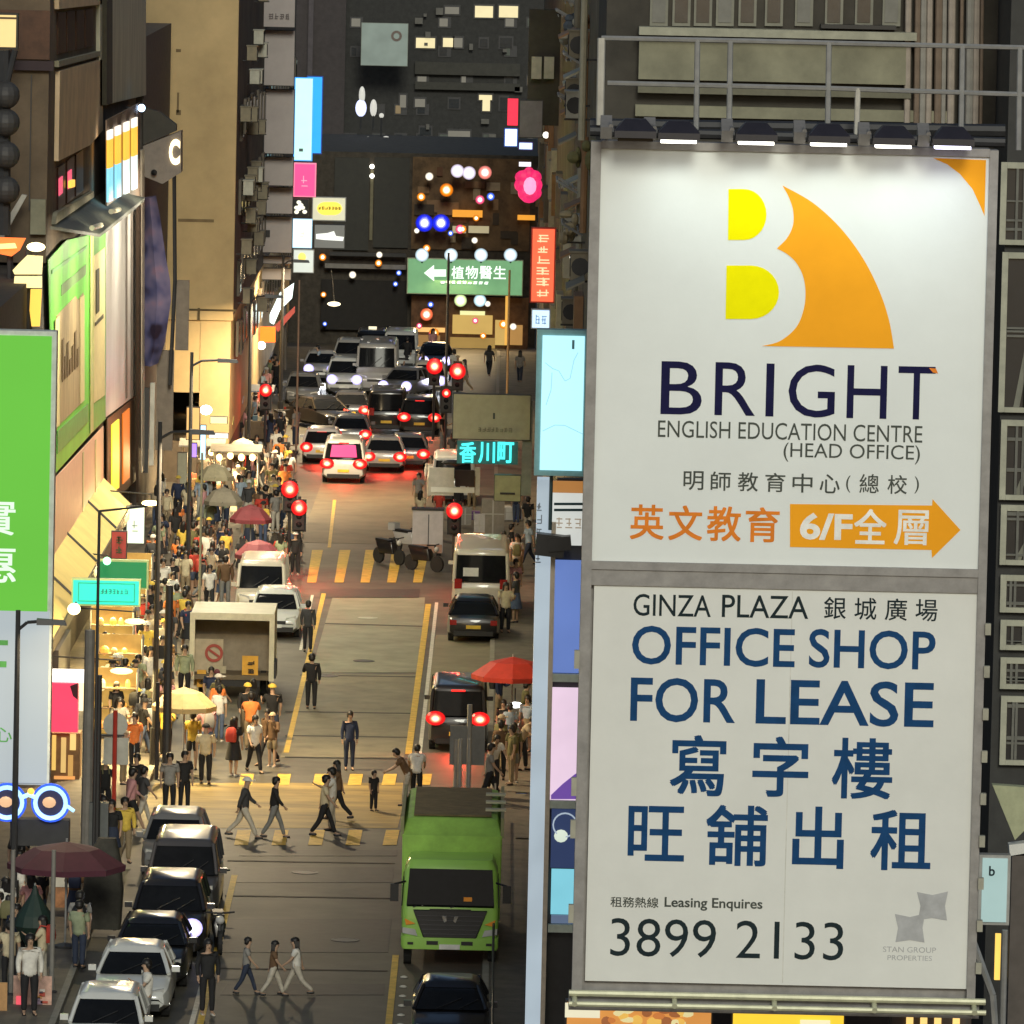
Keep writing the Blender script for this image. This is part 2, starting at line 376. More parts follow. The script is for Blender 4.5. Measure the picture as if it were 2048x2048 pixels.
text('(', bb, Lb, (1692, 951, 1701, 985), YT, grey_ink); text(')', bb, Lb, (1829, 953, 1838, 987), YT, grey_ink)
text('總', bb, Lb, (1719, 948, 1758, 986), YT, grey_ink, .01); text('校', bb, Lb, (1775, 950, 1814, 988), YT, grey_ink, .01)
for i, c in enumerate('英文教育'): text(c, bb, Lb, (1260 + i * 77, 1009 + i * 1.8, 1328 + i * 77, 1079 + i * 1.8), YT, org_ink, .028)
flat(bb, Lb, [(1580, 1008), (1864, 1011), (1865, 998), (1921, 1060), (1864, 1116), (1863, 1100), (1580, 1094)], YT, or_ink, 'orange_arrow', .003)
text('6/F', bb, Lb, (1600, 1026, 1705, 1080), YT - .006, white_ink, .03); text('全', bb, Lb, (1708, 1018, 1773, 1088), YT - .006, white_ink, .03); text('層', bb, Lb, (1788, 1020, 1857, 1090), YT - .006, white_ink, .02)
text('GINZA', bb, Lb, (1267, 1189, 1422, 1233), YT, dk_ink, .004); text('PLAZA', bb, Lb, (1444, 1191, 1617, 1236), YT, dk_ink, .004)
for i, c in enumerate('銀城廣場'): text(c, bb, Lb, (1648 + i * 61, 1194 + i * 1.5, 1692 + i * 61, 1238 + i * 1.5), YT, dk_ink, .01)
text('OFFICE', bb, Lb, (1264, 1254, 1590, 1332), YT, blue_ink, .012); text('SHOP', bb, Lb, (1618, 1260, 1871, 1338), YT, blue_ink, .012)
text('FOR', bb, Lb, (1261, 1356, 1471, 1445), YT, blue_ink, .012); text('LEASE', bb, Lb, (1512, 1361, 1868, 1452), YT, blue_ink, .012)
for c, x0, x1, y0, y1 in (('寫', 1340, 1452, 1470, 1592), ('字', 1505, 1617, 1473, 1594), ('樓', 1664, 1785, 1476, 1598), ('旺', 1256, 1369, 1612, 1722), ('舖', 1412, 1535, 1610, 1732), ('出', 1585, 1688, 1613, 1737), ('租', 1741, 1862, 1620, 1741)):
    text(c, bb, Lb, (x0, y0, x1, y1), YT, blue_ink, .03)
text('租務熱線', bb, Lb, (1221, 1794, 1317, 1815), YT, grey_ink, .02); text('Leasing Enquires', bb, Lb, (1329, 1796, 1525, 1822), YT, grey_ink, .02)
text('3899', bb, Lb, (1221, 1838, 1432, 1914), YT, dk_ink, -.004); text('2133', bb, Lb, (1472, 1843, 1687, 1919), YT, dk_ink, -.004)
lg = mat('pale_grey_ink', (.40, .41, .42), .5)
flat(bb, Lb, [(1834, 1784), (1865, 1790), (1896, 1783), (1890, 1812), (1894, 1841), (1864, 1836), (1836, 1840), (1841, 1812)], YT, lg, 'logo_square', .003)
flat(bb, Lb, [(1790, 1828), (1820, 1834), (1850, 1827), (1845, 1856), (1849, 1885), (1820, 1880), (1791, 1884), (1796, 1856)], YT - .001, lg, 'logo_square', .003)
text('STAN GROUP', bb, Lb, (1766, 1894, 1872, 1905), YT, lg, .0); text('PROPERTIES', bb, Lb, (1775, 1911, 1864, 1921), YT, lg, .0)
# floodlights over the billboard
lens_e = emat('flood_lens', (1, .97, .85), 3.5)
flhead = mat('flood_housing', (.02, .018, .025), .5)
lens_b = emat('flood_lens_blue', (.75, .72, 1), 4)
for i, (px, py, pl) in enumerate(((1270, 277, 0), (1357, 281, 1), (1512, 284, 1), (1657, 287, 1), (1786, 291, 1), (1905, 293, 1))):
    p = onY(px, py, YB - .9); t = thing('floodlight', ['unlit black floodlight at the left end above the white billboard', 'black hooded floodlight shining down near the billboard upper left corner', 'black hooded floodlight over the yellow letter bowl of the billboard', 'black hooded floodlight over the orange sail of the billboard', 'black hooded floodlight with bright lens right of the orange sail', 'black hooded floodlight with bluish glare over the orange corner'][i], 'floodlight', p, group='floodlights along the billboard top')
    h = MB(p); w = .36
    h.loft([[(p.x - w, p.y - .35, p.z + .02), (p.x + w, p.y - .35, p.z + .02), (p.x + w, p.y + .3, p.z + .02), (p.x - w, p.y + .3, p.z + .02)],
            [(p.x - w, p.y - .35, p.z + .14), (p.x + w, p.y - .35, p.z + .14), (p.x + w, p.y + .3, p.z + .16), (p.x - w, p.y + .3, p.z + .16)],
            [(p.x - w * .5, p.y - .1, p.z + .34), (p.x + w * .5, p.y - .1, p.z + .34), (p.x + w * .5, p.y + .3, p.z + .34), (p.x - w * .5, p.y + .3, p.z + .34)]])
    h.build('housing', flhead, t)
    MB(p).cbox((p.x, p.y, p.z - .015), w * 1.7, .5, .05).build('lens', (lens_b if i == 5 else lens_e) if pl else glass, t)
    MB(p).path([(p.x - w - .12, YB + .1, p.z - .05), (p.x - w - .12, YB - .2, p.z + .3), (p.x - w - .06, p.y, p.z + .2)], .045).cbox((p.x - w - .14, p.y + .25, p.z + .18), .2, .5, .22, rx=.4).build('arm', mat('arm_grey', (.2, .19, .18), .5), t)
    if pl: arealight('flood_lamp', t, (0, -.1, -.08), (0, .85, -3.4), .4, 4.5, (.84, 1, 1), spread=110)

# catwalk railing
p0 = onY(1200, 280, YB + .6)
t = thing('catwalk_railing', 'pale steel pipe railing running along the catwalk above the white billboard', 'railing', p0)
r1 = MB(p0)
def P(x, y, Y=YB + .6): return onY(x, y, Y)
r1.path([P(1203, 76), P(1500, 82), P(2075, 96)], .045); r1.path([P(1215, 166), P(1640, 176), P(2075, 190)], .045)
r1.build('rail', steel, t)
for x, a, bb_ in ((1203, 76, 250), (1395, 80, 285), (1461, 82, 265), (1658, 84, 285), (1716, 176, 275), (1925, 92, 290), (2040, 95, 300)):
    MB(p0).tube(P(x, a), P(x - 3, bb_), .05 if x != 1203 else .07).build('post', offwhite if x in (1203, 1716) else steel, t)
MB(p0).tube(P(1180, 262), P(2010, 285), .09).tube(P(1180, 250, YB + 1.4), P(2010, 262, YB + 1.4), .12).build('catwalk_beam', darkst, t)

# ------------------------------------------------------------------ right corner building behind the billboard
YR = 152.0
XRF = 2.05
wall_olive = mat('stained_render', (.24, .235, .165), .85, var=.3, scale=.9)
wall_dark = mat('sooty_wall', (.055, .05, .04), .85, var=.4, scale=.8)
rb = thing('corner_building', 'dark old corner block behind the billboard with pale parapet band and pipes', 'building', (7, YR, 0))
Lr = Vector((7, YR, 0)); 
MB(Lr).box(XRF, 18, YR, YR + 12.8, 0, 34).build('wall', wall_dark, rb)
panel(rb, Lr, (1277, 84, 1812, 163), YR, wall_olive, 'parapet_band', .35)
panel(rb, Lr, (1277, 58, 1830, 74), YR, mat('pale_ledge', (.36, .36, .28), .8), 'ledge', .7)
panel(rb, Lr, (1640, 49, 1790, 57), YR, black, 'ledge_gap', .5)
panel(rb, Lr, (1270, 215, 1900, 238), YR, wall_olive, 'lower_band', .3)
panel(rb, Lr, (1275, 172, 1820, 190), YR, mat('dull_ledge', (.16, .155, .11), .8), 'ledge', .4)
for i, x in enumerate((1300, 1345, 1388, 1432, 1477, 1530, 1590, 1650, 1710, 1765)):
    w = panel(rb, Lr, (x, -20, x + 36, 52), YR, mat('window_frame_old', (.2, .2, .16), .6), 'window', .08)
    panel(w, Lr * 1, (x + 5, -20, x + 31, 45), YR - .085, mat('dim_pane', (.05, .055, .06), .15) if i % 3 else mat('curtain_pane', (.16, .16, .14), .5), 'pane', .02).location = (0, 0, 0)
for i in range(11):
    x = 1818 + i * 15 + RND.uniform(-4, 4)
    a, c = onY(x, -30, YR - .3), onY(x - 4, 262, YR - .3)
    tag(MB(a).tube(a, c, RND.uniform(.035, .09)).build('drain_pipe', mat('pipe_%d' % (i % 3), [(.38, .33, .28), (.2, .15, .11), (.30, .29, .26)][i % 3], .6), None), 'vertical drain pipe in the bundle on the corner block right of its parapet', 'pipe', 'drain pipes on the corner block').location = a
# window strip on the right edge
wf = mat('cream_window_frame', (.40, .40, .31), .6)
for i, (y0, y1) in enumerate(((325, 490), (505, 825), (840, 1000), (1010, 1130), (1150, 1225), (1240, 1300), (1315, 1378), (1392, 1530))):
    X0, X1, Z0, Z1 = rect((2000, y0, 2110, y1), YR - 4)
    w = MB(Lr); yy = YR - 4
    for a in ((X0, X0 + .12, Z0, Z1), (X0 + .122, X1, Z1 - .12, Z1), (X0 + .122, X1, Z0, Z0 + .1), (X0 + .55, X0 + .62, Z0 + .1, Z1 - .12)): w.box(a[0], a[1], yy - .08, yy, a[2], a[3])
    w = w.build('window', wf, rb)
    MB(Lr).box(X0 + .1, X1, yy + .01, yy + .05, Z0 + .05, Z1 - .05).build('pane', mat('night_pane', (.012, .014, .018), .3), w)
    if i in (1, 2, 3, 5): MB(Lr).prism([(X0 + .3, yy - .005, Z0 + .1), (X0 + .42, yy - .005, Z0 + .1), (X1 - .2, yy - .005, Z1 - .15), (X1 - .3, yy - .005, Z1 - .15)], (0, -.02, 0)).build('curtain', mat('curtain', (.2, .2, .16), .7), w)
    for q in range(3):
        zz_ = Z0 + (Z1 - Z0) * RND.uniform(.15, .85); MB(Lr).box(X0 + .13, X1, yy - .05, yy - .012, zz_, zz_ + RND.uniform(.03, .08)).build('bar', mat('bar_grey', (.14, .14, .12), .6), w)
    for q in range(2):
        xx = X0 + RND.uniform(.15, .5); MB(Lr).box(xx, xx + .05, yy - .07, yy - .052, Z0 + .1, Z1 - .12).build('bar', mat('bar_grey', (.14, .14, .12), .6), w)
    if i == 2: MB(Lr).box(X0 + .7, X1, yy - .06, yy - .01, Z0 + .3, Z1 - .3).build('blue_blind', mat('pale_blue', (.3, .5, .58), .6), w)
MB(Lr).box(onY(1998, 900, YR - 3.9).x, 18, YR - 3.9, YR - .01, 0, 34).build('bay', mat('bay_wall', (.045, .045, .042), .8), rb)
# lower right clutter
t, L, q = lightbox('shop_sign', 'pale blue lightbox low at the right edge beside the billboard foot', 'sign', (1957, 1710, 2020, 1850), 140, .3, emat('paleblue_face', (.42, .6, .58), .55), steel)
text('b', t, L, (1978, 1732, 1990, 1752), 139.93, dk_ink, .02)
t = thing('sign_bracket', 'grey steel bracket with pale cap under the window bay at the right edge', 'bracket', onY(2010, 1700, 141))
L = onY(2010, 1700, 141)
MB(L).prism([onY(x, y, 141) for x, y in ((1985, 1570), (2060, 1575), (2060, 1650), (2030, 1680))], (0, .3, 0)).build('hood', mat('greenish_hood', (.4, .42, .26), .6), t)
MB(L).prism([onY(x, y, 141) for x, y in ((2018, 1690), (2060, 1685), (2060, 1705), (2020, 1712))], (0, .4, 0)).build('cap', white, t)
MB(L).box(onY(2022, 1800, 141).x, onY(2080, 1800, 141).x, 141.05, 141.5, 0, onY(2022, 1712, 141).z).build('column', mat('brown_column', (.10, .085, .075), .7), t)
MB(L).path([onY(1945, 1880, 139), onY(1985, 1990, 139), onY(1990, 2060, 139)], .07).tube(onY(2010, 1860, 139.4), onY(2005, 2060, 139.4), .06).build('strut', steel, t)
for i, (a, c_) in enumerate(((1, 'yellow'),)):
    tag(MB(onY(1996, 1900, 142)).box(onY(1989, 1950, 142).x, onY(2000, 1950, 142).x, 142, 142.1, onY(1996, 1960, 142).z, onY(1996, 1868, 142).z).build('light_strip', emat('yellow_strip', (1, .62, .12), .9), None), 'short vertical yellow light strip below the pale blue lightbox', 'light').location = onY(1996, 1900, 142)
# signs below the billboard
t, L, q = lightbox('food_sign', 'orange and white food picture lightbox under the left end of the billboard', 'sign', (1130, 2004, 1425, 2110), 134, .3, emat('food_face', (.62, .26, .06), .8), darkst, .03)
panel(t, L, (1440 - 310, 2006, 1200, 2035), 133.93, emat('plate_white', (.75, .7, .5), .8), 'plate_rim'); 
r2 = random.Random(3)
for i in range(26):
    x, y = r2.uniform(1205, 1380), r2.uniform(2012, 2048); p = onY(x, y, 133.93)
    MB(L).sphere(p, (r2.uniform(.06, .16), .03, r2.uniform(.05, .1)), 8, 5).build('food_item', emat('food_%d' % (i % 4), [(.85, .5, .1), (.6, .2, .05), (.8, .7, .35), (.35, .12, .04)][i % 4], .7), t)
t, L, q = lightbox('shop_sign', 'plain yellow lightbox under the middle of the billboard', 'sign', (1462, 2012, 1690, 2110), 134.2, .3, emat('yellow_face', (.95, .6, .04), .85), darkst, .03)
panel(t, L, (1600, 2040, 1660, 2070), 134.13, emat('cream_patch', (.9, .8, .5), .8), 'patch')
t, L, q = lightbox('shop_sign', 'dark lightbox of upright yellow strips under the right end of the billboard', 'sign', (1780, 2005, 1935, 2110), 134.4, .3, mat('sign_dark', (.05, .035, .03), .6), darkst, .03)
for x in (1812, 1840, 1868, 1905): panel(t, L, (x, 2012, x + 14, 2100), 134.33, emat('strip_yellow', (.95, .62, .2), .9), 'light_strip')
tag(MB((5, 137, 0)).box(2.0, 9, 137, 139, 0, 7.2).build('shopfront_block', mat('shopfront_dark', (.045, .03, .025), .7), None), 'dark shopfront block standing under the white billboard', 'building').location = (5, 137, 0)

# ------------------------------------------------------------------ projecting signs at the right of the street
YS = 160.0
t, L, q = lightbox('shop_sign', 'large pale cyan lightbox beside the upper left edge of the billboard', 'sign', (1071, 660, 1178, 952), YS - 1, .5, emat('cyan_face', (.42, .80, .88), .95, var=.08, scale=.5), mat('teal_frame', (.2, .4, .42), .5), .12)
ink = emat('cyan_line', (.33, .66, .78), .8)
for pts in (((1090, 725), (1105, 737), (1118, 742), (1130, 762), (1140, 757), (1148, 720), (1156, 705)), ((1085, 862), (1110, 850), (1130, 851), (1165, 868)), ((1092, 810), (1102, 780), (1104, 745))):
    MB(L).path([onY(x, y, YS - 1.05) for x, y in pts], .012).build('drawn_line', ink, t)
panel(t, L, (1144, 680, 1149, 698), YS - 1.05, mat('hook_dark', (.1, .25, .3), .5), 'tick')
tw = thing('tower_sign', 'very tall slim signboard of stacked coloured panels left of the billboard', 'sign', onY(1115, 1870, YS)); L = onY(1115, 1870, YS)
pale_side = emat('pale_blue_side', (.40, .48, .54), .7, var=.3, scale=.7)
X0, X1, Z0, Z1 = rect((1062, 958, 1092, 2075), YS)
MB(L).box(X0, X1, YS - .25, YS + .6, Z0, Z1).build('side_board', pale_side, tw)
MB(L).box(X1 + .002, X1 + .1, YS - .28, YS + .6, Z0, Z1 - .9).build('cream_edge', mat('cream_edge', (.62, .52, .40), .5), tw)
MB(L).box(X1 + .102, onY(1190, 1500, YS).x, YS + .1, YS + .5, Z0, Z1).build('backing', darkst, tw)
for (y0, y1, m, nm) in ((962, 985, emat('rust_face', (.5, .22, .06), .6), 'orange_panel'), (986, 1090, emat('white_face', (.62, .64, .6), .7), 'white_panel'), (1120, 1345, emat('blue_face', (.09, .15, .38), 1.0, var=.3, scale=.5), 'blue_panel'), (1375, 1600, emat('pink_face', (.66, .50, .62), .9), 'pink_panel'), (1618, 1735, emat('navy_face', (.022, .04, .11), .7), 'navy_panel'), (1738, 1828, emat('aqua_face', (.2, .55, .66), .8), 'aqua_panel'), (1830, 1846, emat('slate_face', (.12, .17, .27), .6), 'slate_panel')):
    panel(tw, L, (1102, y0, 1185, y1), YS - .02, m, nm, .1)
for y in (1347, 1600, 1848):
    panel(tw, L, (1096, y, 1185, y + 16), YS - .1, mat('sign_rail', (.5, .58, .52), .4, .3), 'rail', .12)
flat(tw, L, [(1102, 1590), (1125, 1568), (1150, 1548), (1180, 1535), (1184, 1598), (1102, 1598)], YS - .14, emat('purple_face', (.13, .06, .3), .8), 'purple_shape')
MB(L).lathe(onY(1130, 1650, YS - .16), [(.24, -.02), (.27, -.02), (.27, .02), (.24, .02)], 20, 'Y', ring=True).build('ring_mark', emat('ring', (.35, .42, .5), .8), tw)
MB(L).sphere(onY(1122, 1672, YS - .16), (.15, .03, .14), 12, 6).build('cup_mark', emat('cup', (.62, .7, .58), .8), tw)
strokes(tw, L, (1070, 1000, 1085, 1130), YS - .27, mat('ink_grey', (.2, .23, .27), .6), 1, 5, 4)
strokes(tw, L, (1110, 1030, 1165, 1062), YS - .13, emat('brownish', (.35, .28, .2), .6), 3, 1, 9)
p = onY(1100, 1090, YS - .6)
t = thing('floodlight', 'black boxy floodlight on a bent pipe arm left of the billboard', 'floodlight', p)
MB(p).cbox(p, .62, .5, .46, ry=.1).cbox(p + Vector((.2, -.1, .05)), .5, .4, .3, ry=-.1).build('housing', black, t)
MB(p).path([onY(1100, 1060, YS - .6), onY(1103, 940, YS - .6), onY(1108, 927, YS - .6), onY(1182, 927, YS - .6)], .04).path([onY(1108, 1008, YS - .6), onY(1182, 1008, YS - .6)], .03).path([onY(1108, 1020, YS - .6), onY(1182, 1020, YS - .6)], .03).path([onY(1108, 940, YS - .6), onY(1182, 940, YS - .6)], .025).build('pipe_arm', mat('teal_pipe', (.03, .07, .08), .4), t)

# ------------------------------------------------------------------ right street facade, far stretch
rf = thing('tenement_block', 'long sooty tenement facade running up the right side of the street', 'building', (1.75, 250, 0)); Lf = Vector((1.75, 250, 0))
MB(Lf).box(XRF, 16, 214, 402, 0, 30).build('wall', mat('old_wall', (.24, .2, .13), .9, var=.5, scale=.7), rf)
MB(Lf).box(XRF + .01, 16, 165, 213.9, 0, 26).build('near_wall', mat('old_wall2', (.2, .165, .11), .9, var=.5, scale=.7), rf)
tubs = [mat('tube_a', (.45, .42, .3), .6), mat('tube_b', (.34, .19, .09), .7), mat('tube_c', (.2, .18, .13), .7)]
for i in range(34):
    Y = 168 + i * 7; 
    for k in range(2):
        z = 5.5 + k * 6 + RND.uniform(-.5, 4)
        w = MB(Lf).box(XRF - .22, XRF - .003, Y, Y + 2.2, z, z + 1.5).build('window_cage', tubs[RND.randrange(3)], rf)
acb = mat('ac_casing', (.42, .41, .34), .5); acd = mat('ac_dirty', (.22, .19, .13), .7); fanm = mat('fan_dark', (.03, .03, .03), .6)
acm = {}
def ac_meshes(dirty):
    if dirty not in acm:
        a = MB().cbox((0, 0, .3), .42, .9, .6).cbox((0, 0, .62), .5, .98, .04)
        fn = MB().lathe((-.22, -.12, .3), [(.24, -.01), (.24, .015), (.2, .015), (.2, -.005), (.05, -.005), (.05, .02)], 12, 'X')
        fn.lathe((0, -.46, .3), [(.2, -.01), (.2, .01), (.16, .01), (.16, -.005)], 12, 'Y')
        acm[dirty] = (a.mesh('casing', acd if dirty else acb), fn.mesh('fan', fanm), MB().cbox((.1, -.3, -.03), .7, .05, .05).mesh('bracket', darkst))
    return acm[dirty]
def ac(loc, rz, label, group, dirty):
    t = thing('air_conditioner', label, 'air conditioner', loc, rz, group)
    for nm, me in zip(('casing', 'fan', 'bracket'), ac_meshes(dirty)):
        o = bpy.data.objects.new(nm, me); C.objects.link(o); o.parent = t
for i in range(22):
    y = RND.uniform(20, 700); Y = RND.uniform(163, 260); p = Vector((XRF - RND.uniform(.25, .5), Y, onY(1150, y, Y).z))
    if p.y < 160 or p.z < 3.5 or p.z > 24 or px_of(p + Vector((-.25, 0, 0))) < 1112: continue
    d = RND.random() < .6
    ac(p, 0, 'stained air conditioner hung on the dark facade left of the white billboard' if d else 'pale air conditioner hung on the dark facade left of the white billboard', 'air conditioners on the right facade', d)
for i in range(190):
    y = RND.uniform(0, 680); Y = RND.uniform(161, 290); p = Vector((XRF - RND.uniform(.05, .55), Y, onY(1150, y, Y).z))
    if p.y < 160 or px_of(p + Vector((-.45, 0, 0))) < 1112: continue
    k = i % 4; m = tubs[RND.randrange(3)]
    if k == 0: o = tag(MB(p).tube(p, p + Vector((0, 0, RND.uniform(2, 5))), .08).build('drain_pipe', m), 'rusty drain pipe clinging to the dark facade left of the white billboard', 'pipe', 'pipes on the right facade')
    elif k == 1:
        b = MB(p); b.path([p, p + Vector((-.45, 0, .25)), p + Vector((-.45, 2.2, .25)), p + Vector((0, 2.2, 0))], .03)
        for q in range(4): b.tube(p + Vector((-.1 * q - .1, 0, .1)), p + Vector((-.1 * q - .1, 2.2, .1)), .015)
        o = tag(b.build('drying_rack', steel), 'metal drying rack sticking out from the dark facade left of the white billboard', 'rack', 'drying racks on the right facade')
    elif k == 2:
        b = MB(p)
        for q in range(7): b.sphere(p + Vector((RND.uniform(-.4, .2), RND.uniform(-.4, .4), RND.uniform(0, .7))), (RND.uniform(.08, .2), .16, RND.uniform(.08, .24)), 7, 5)
        o = tag(b.build('hanging_laundry', mat('cloth_%d' % (i % 5), [(.4, .33, .2), (.25, .12, .05), (.1, .12, .14), (.45, .42, .33), (.16, .15, .06)][i % 5], .8)), 'bundle of laundry hanging outside the dark facade left of the white billboard', 'laundry', 'laundry on the right facade')
    else:
        b = MB(p); b.prism([p, p + Vector((-.4, 0, -.2)), p + Vector((-.4, 0, -.25)), p + Vector((0, 0, -.05))], (0, 2.4, 0))
        o = tag(b.build('window_canopy', m), 'small sheet metal canopy over a window of the dark right facade', 'canopy', 'window canopies on the right facade')
    o.location = p
# small lights and signs at the far right
YQ = 250
t, L, q = lightbox('shop_sign', 'tall red lightbox with rows of pale characters on the right side of the street', 'sign', (1061, 455, 1111, 606), YQ, .4, emat('redsign_face', (.95, .14, .06), .9), mat('redframe', (.4, .05, .03), .5), .05)
strokes(t, L, (1070, 466, 1103, 596), YQ - .06, emat('redsign_ink', (1, .62, .35), 1.0), 1, 6, 21, .14)
t, L, q = lightbox('shop_sign', 'small pale blue lightbox under the tall red sign', 'sign', (1062, 618, 1101, 658), YQ - 20, .3, emat('pb_face', (.6, .8, 1), 1.0), steel, .04)
strokes(t, L, (1068, 626, 1095, 652), YQ - 20.06, emat('pb_ink', (.15, .3, .5), .6), 2, 1, 5)
t = thing('neon_sign', 'pink flower shaped neon sign on the right side of the street', 'sign', onY(1058, 370, YQ)); L = onY(1058, 370, YQ)
b = MB(L)
for a in range(8): b.sphere(onY(1058 + 15 * math.cos(a * .785), 370 + 22 * math.sin(a * .785), YQ + .02 * a), (.2 + .05 * (a % 3), .12, .24), 10, 6)
b.build('petal', emat('pink_neon', (.75, .02, .13), .9, var=.5, scale=3), t); MB(L).sphere(onY(1060, 372, YQ - .1), (.22, .1, .3), 10, 6).build('centre', emat('pink_mid', (.95, .3, .5), 1.1), t)
panel(t, L, (1038, 324, 1062, 333), YQ, emat('cap_light', (.9, .85, .95), 1), 'cap')
t, L, q = lightbox('shop_sign', 'red over white little upright lightbox high on the right side', 'sign', (1014, 196, 1037, 252), YQ + 20, .3, emat('redw', (.95, .03, .07), 1.0), darkst, .02)
t, L, q = lightbox('shop_sign', 'bright white and blue little lightbox below the red one', 'sign', (1008, 256, 1036, 294), YQ + 20, .3, emat('whb', (.55, .8, 1), 1.5), mat('bluef', (.05, .1, .5), .5), .04)
t, L, q = lightbox('shop_sign', 'unlit grey signboard beside the little red lightbox', 'sign', (1038, 200, 1086, 276), YQ + 8, .3, mat('greyboard', (.19, .18, .2), .6), darkst, .03)
t, L, q = lightbox('shop_sign', 'small glowing blue and yellow strip sign below the grey signboard', 'sign', (1037, 284, 1066, 300), YQ + 6, .3, emat('multicol', (.5, .75, 1), 1.4), mat('purplef', (.15, .05, .3), .5), .03)
for i, (x, y) in enumerate(((1092, 270), (1188, 265), (1149, 515), (1178, 352))):
    p = onY(x, y, 200 if x > 1100 else 310)
    tag(MB(p).sphere(p, .13, 10, 8).stem(p, p + Vector((.5, 0, .1)), .03).build('bulb', emat('bulb_white', (1, .95, .8), 3)), ['bare white bulb under the grey signboard', 'bare white bulb by the billboard upper left corner', 'yellowish bulb low on the dark right facade', 'bare white bulb beside the billboard left frame'][i], 'lamp').location = p
t = thing('wall_vent', 'pair of pale upright vents high on the right facade', 'vent', onY(1080, 135, 260)); L = onY(1080, 135, 260)
for x in (1063, 1088): panel(t, L, (x, 113, x + 20, 157), 260, acb, 'vent', .4)
XRb = onY(1059, 0, 261).x
MB(L).box(XRb, XRb + 1.1, 260.02, 261, L.z - 2, L.z + 2).build('plate', wall_dark, t)

# ------------------------------------------------------------------ hoarding with teal neon on the right
YH = 262
t, L, q = lightbox('hoarding', 'large plain tan signboard facing the street above teal neon', 'sign', (905, 788, 1062, 880), YH, .4, mat('tan_board', (.36, .33, .22), .7, var=.1), darkst, .03)
text('1', t, L, (986, 826, 990, 838), YH - .05, grey_ink); strokes(t, L, (955, 853, 1025, 866), YH - .05, mat('tanink', (.2, .18, .11), .7), 8, 1, 12, .2)
panel(t, L, (1044, 800, 1064, 990), YH + .45, mat('grey_green_side', (.24, .25, .2), .7), 'side_post', .3)
t = thing('neon_sign', 'glowing teal neon lettering under the tan signboard', 'sign', onY(975, 925, YH - .6)); L = onY(975, 925, YH - .6)
teal = emat('teal_neon', (.06, .82, .80), 1.3, var=.05)
[text(c, t, L, (919 + i * 38, 884, 952 + i * 38, 926), YH - .65, teal, .04) for i, c in enumerate('香川町')]
panel(t, L, (914, 882, 1036, 928), YH - .5, mat('neon_back', (.03, .16, .16), .4), 'backboard')
t, L, q = lightbox('hoarding', 'small olive tan signboard below the teal neon', 'sign', (988, 950, 1042, 1003), YH - 3, .4, mat('olive_board', (.33, .32, .17), .7), black, .02)
panel(t, L, (1000, 985, 1030, 989), YH - 3.05, black, 'bar')

# ------------------------------------------------------------------ left side buildings
XW = -14.0
lb = thing('shop_building', 'brown commercial block on the left with tan cladding and rows of windows', 'building', (XW, 231, 0)); L1 = Vector((XW, 231, 0))
brown = mat('brown_cladding', (.09, .042, .022), .7, var=.3); tanp = mat('tan_cladding', (.66, .50, .32), .75, var=.2, scale=.6)
MB(L1).box(-40, XW, 231, 286, 14, 45).build('wall', mat('brown_wall', (.13, .095, .06), .85, var=.35, scale=.6), lb)
MB(L1).box(-40, XW, 192, 286, 0, 13.9).build('podium', mat('podium_wall', (.06, .05, .04), .85, var=.3), lb)
panel(lb, L1, (-10, 20, 100, 118), 231, brown, 'rust_panel', .1)
panel(lb, L1, (-10, 121, 108, 140), 231, mat('dark_band', (.03, .016, .02), .7), 'band', .25)
panel(lb, L1, (60, 150, 62, 420), 231, darkst, 'rib', .08)
panel(lb, L1, (62, 398, 92, 468), 231, wall_olive, 'pilaster', .3)
flat(lb, L1, [(-5, 470), (45, 388), (55, 390), (5, 480)], 230, offwhite, 'strut', .3)
for (pts, m, nm) in (
    ([(109, 0), (200, -75), (200, 8), (109, 18)], tanp, 'tan_panel'),
    ([(109, 122), (192, 102), (192, 112), (109, 134)], mat('pale_sill', (.3, .28, .2), .8), 'sill'),
    ([(111, 142), (198, 118), (198, 260), (172, 290), (108, 322)], tanp, 'tan_panel'),
    ([(106, 425), (180, 382), (180, 394), (102, 448)], mat('pale_sill', (.3, .28, .2), .8), 'sill'),
    ([(192, -60), (285, -120), (285, 190), (192, 212)], mat('grey_green_concrete', (.50, .48, .37), .85, var=.25, scale=.8, stretch=(1, 2, .3)), 'concrete_bay'),
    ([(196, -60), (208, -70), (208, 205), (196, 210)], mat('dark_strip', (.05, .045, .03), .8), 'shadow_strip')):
    wallpoly(lb, L1, pts, XW, m, nm, .14 if nm != 'shadow_strip' else .3)
for x in (113, 131, 150, 168):
    w = wallpoly(lb, L1, [(x, 26 - (x - 110) * .12), (x + 15, 24 - (x - 110) * .12), (x + 15, 104 - (x - 110) * .22), (x, 108 - (x - 110) * .22)], XW, mat('brown_window', (.05, .022, .014), .5), 'window', .06)
for i, x in enumerate((113, 131, 149)):
    y0 = 338 - (x - 110) * .75
    w = wallpoly(lb, L1, [(x, y0), (x + 14, y0 - 10), (x + 14, y0 + 72), (x, y0 + 84)], XW, mat('night_win', (.03, .014, .012), .3), 'window', .06)
    if i < 2: wallpoly(w, L1, [(x + 4, y0 + 22), (x + 11, y0 + 16), (x + 11, y0 + 50), (x + 4, y0 + 56)], XW + .07, emat('pink_lamp', (.9, .12, .2), .8), 'lamp_glow', .03)
wallpoly(lb, L1, [(136, 362), (144, 359), (144, 373), (136, 376)], XW + .12, emat('amber_ball', (1, .5, .08), 1.2), 'lamp', .1)
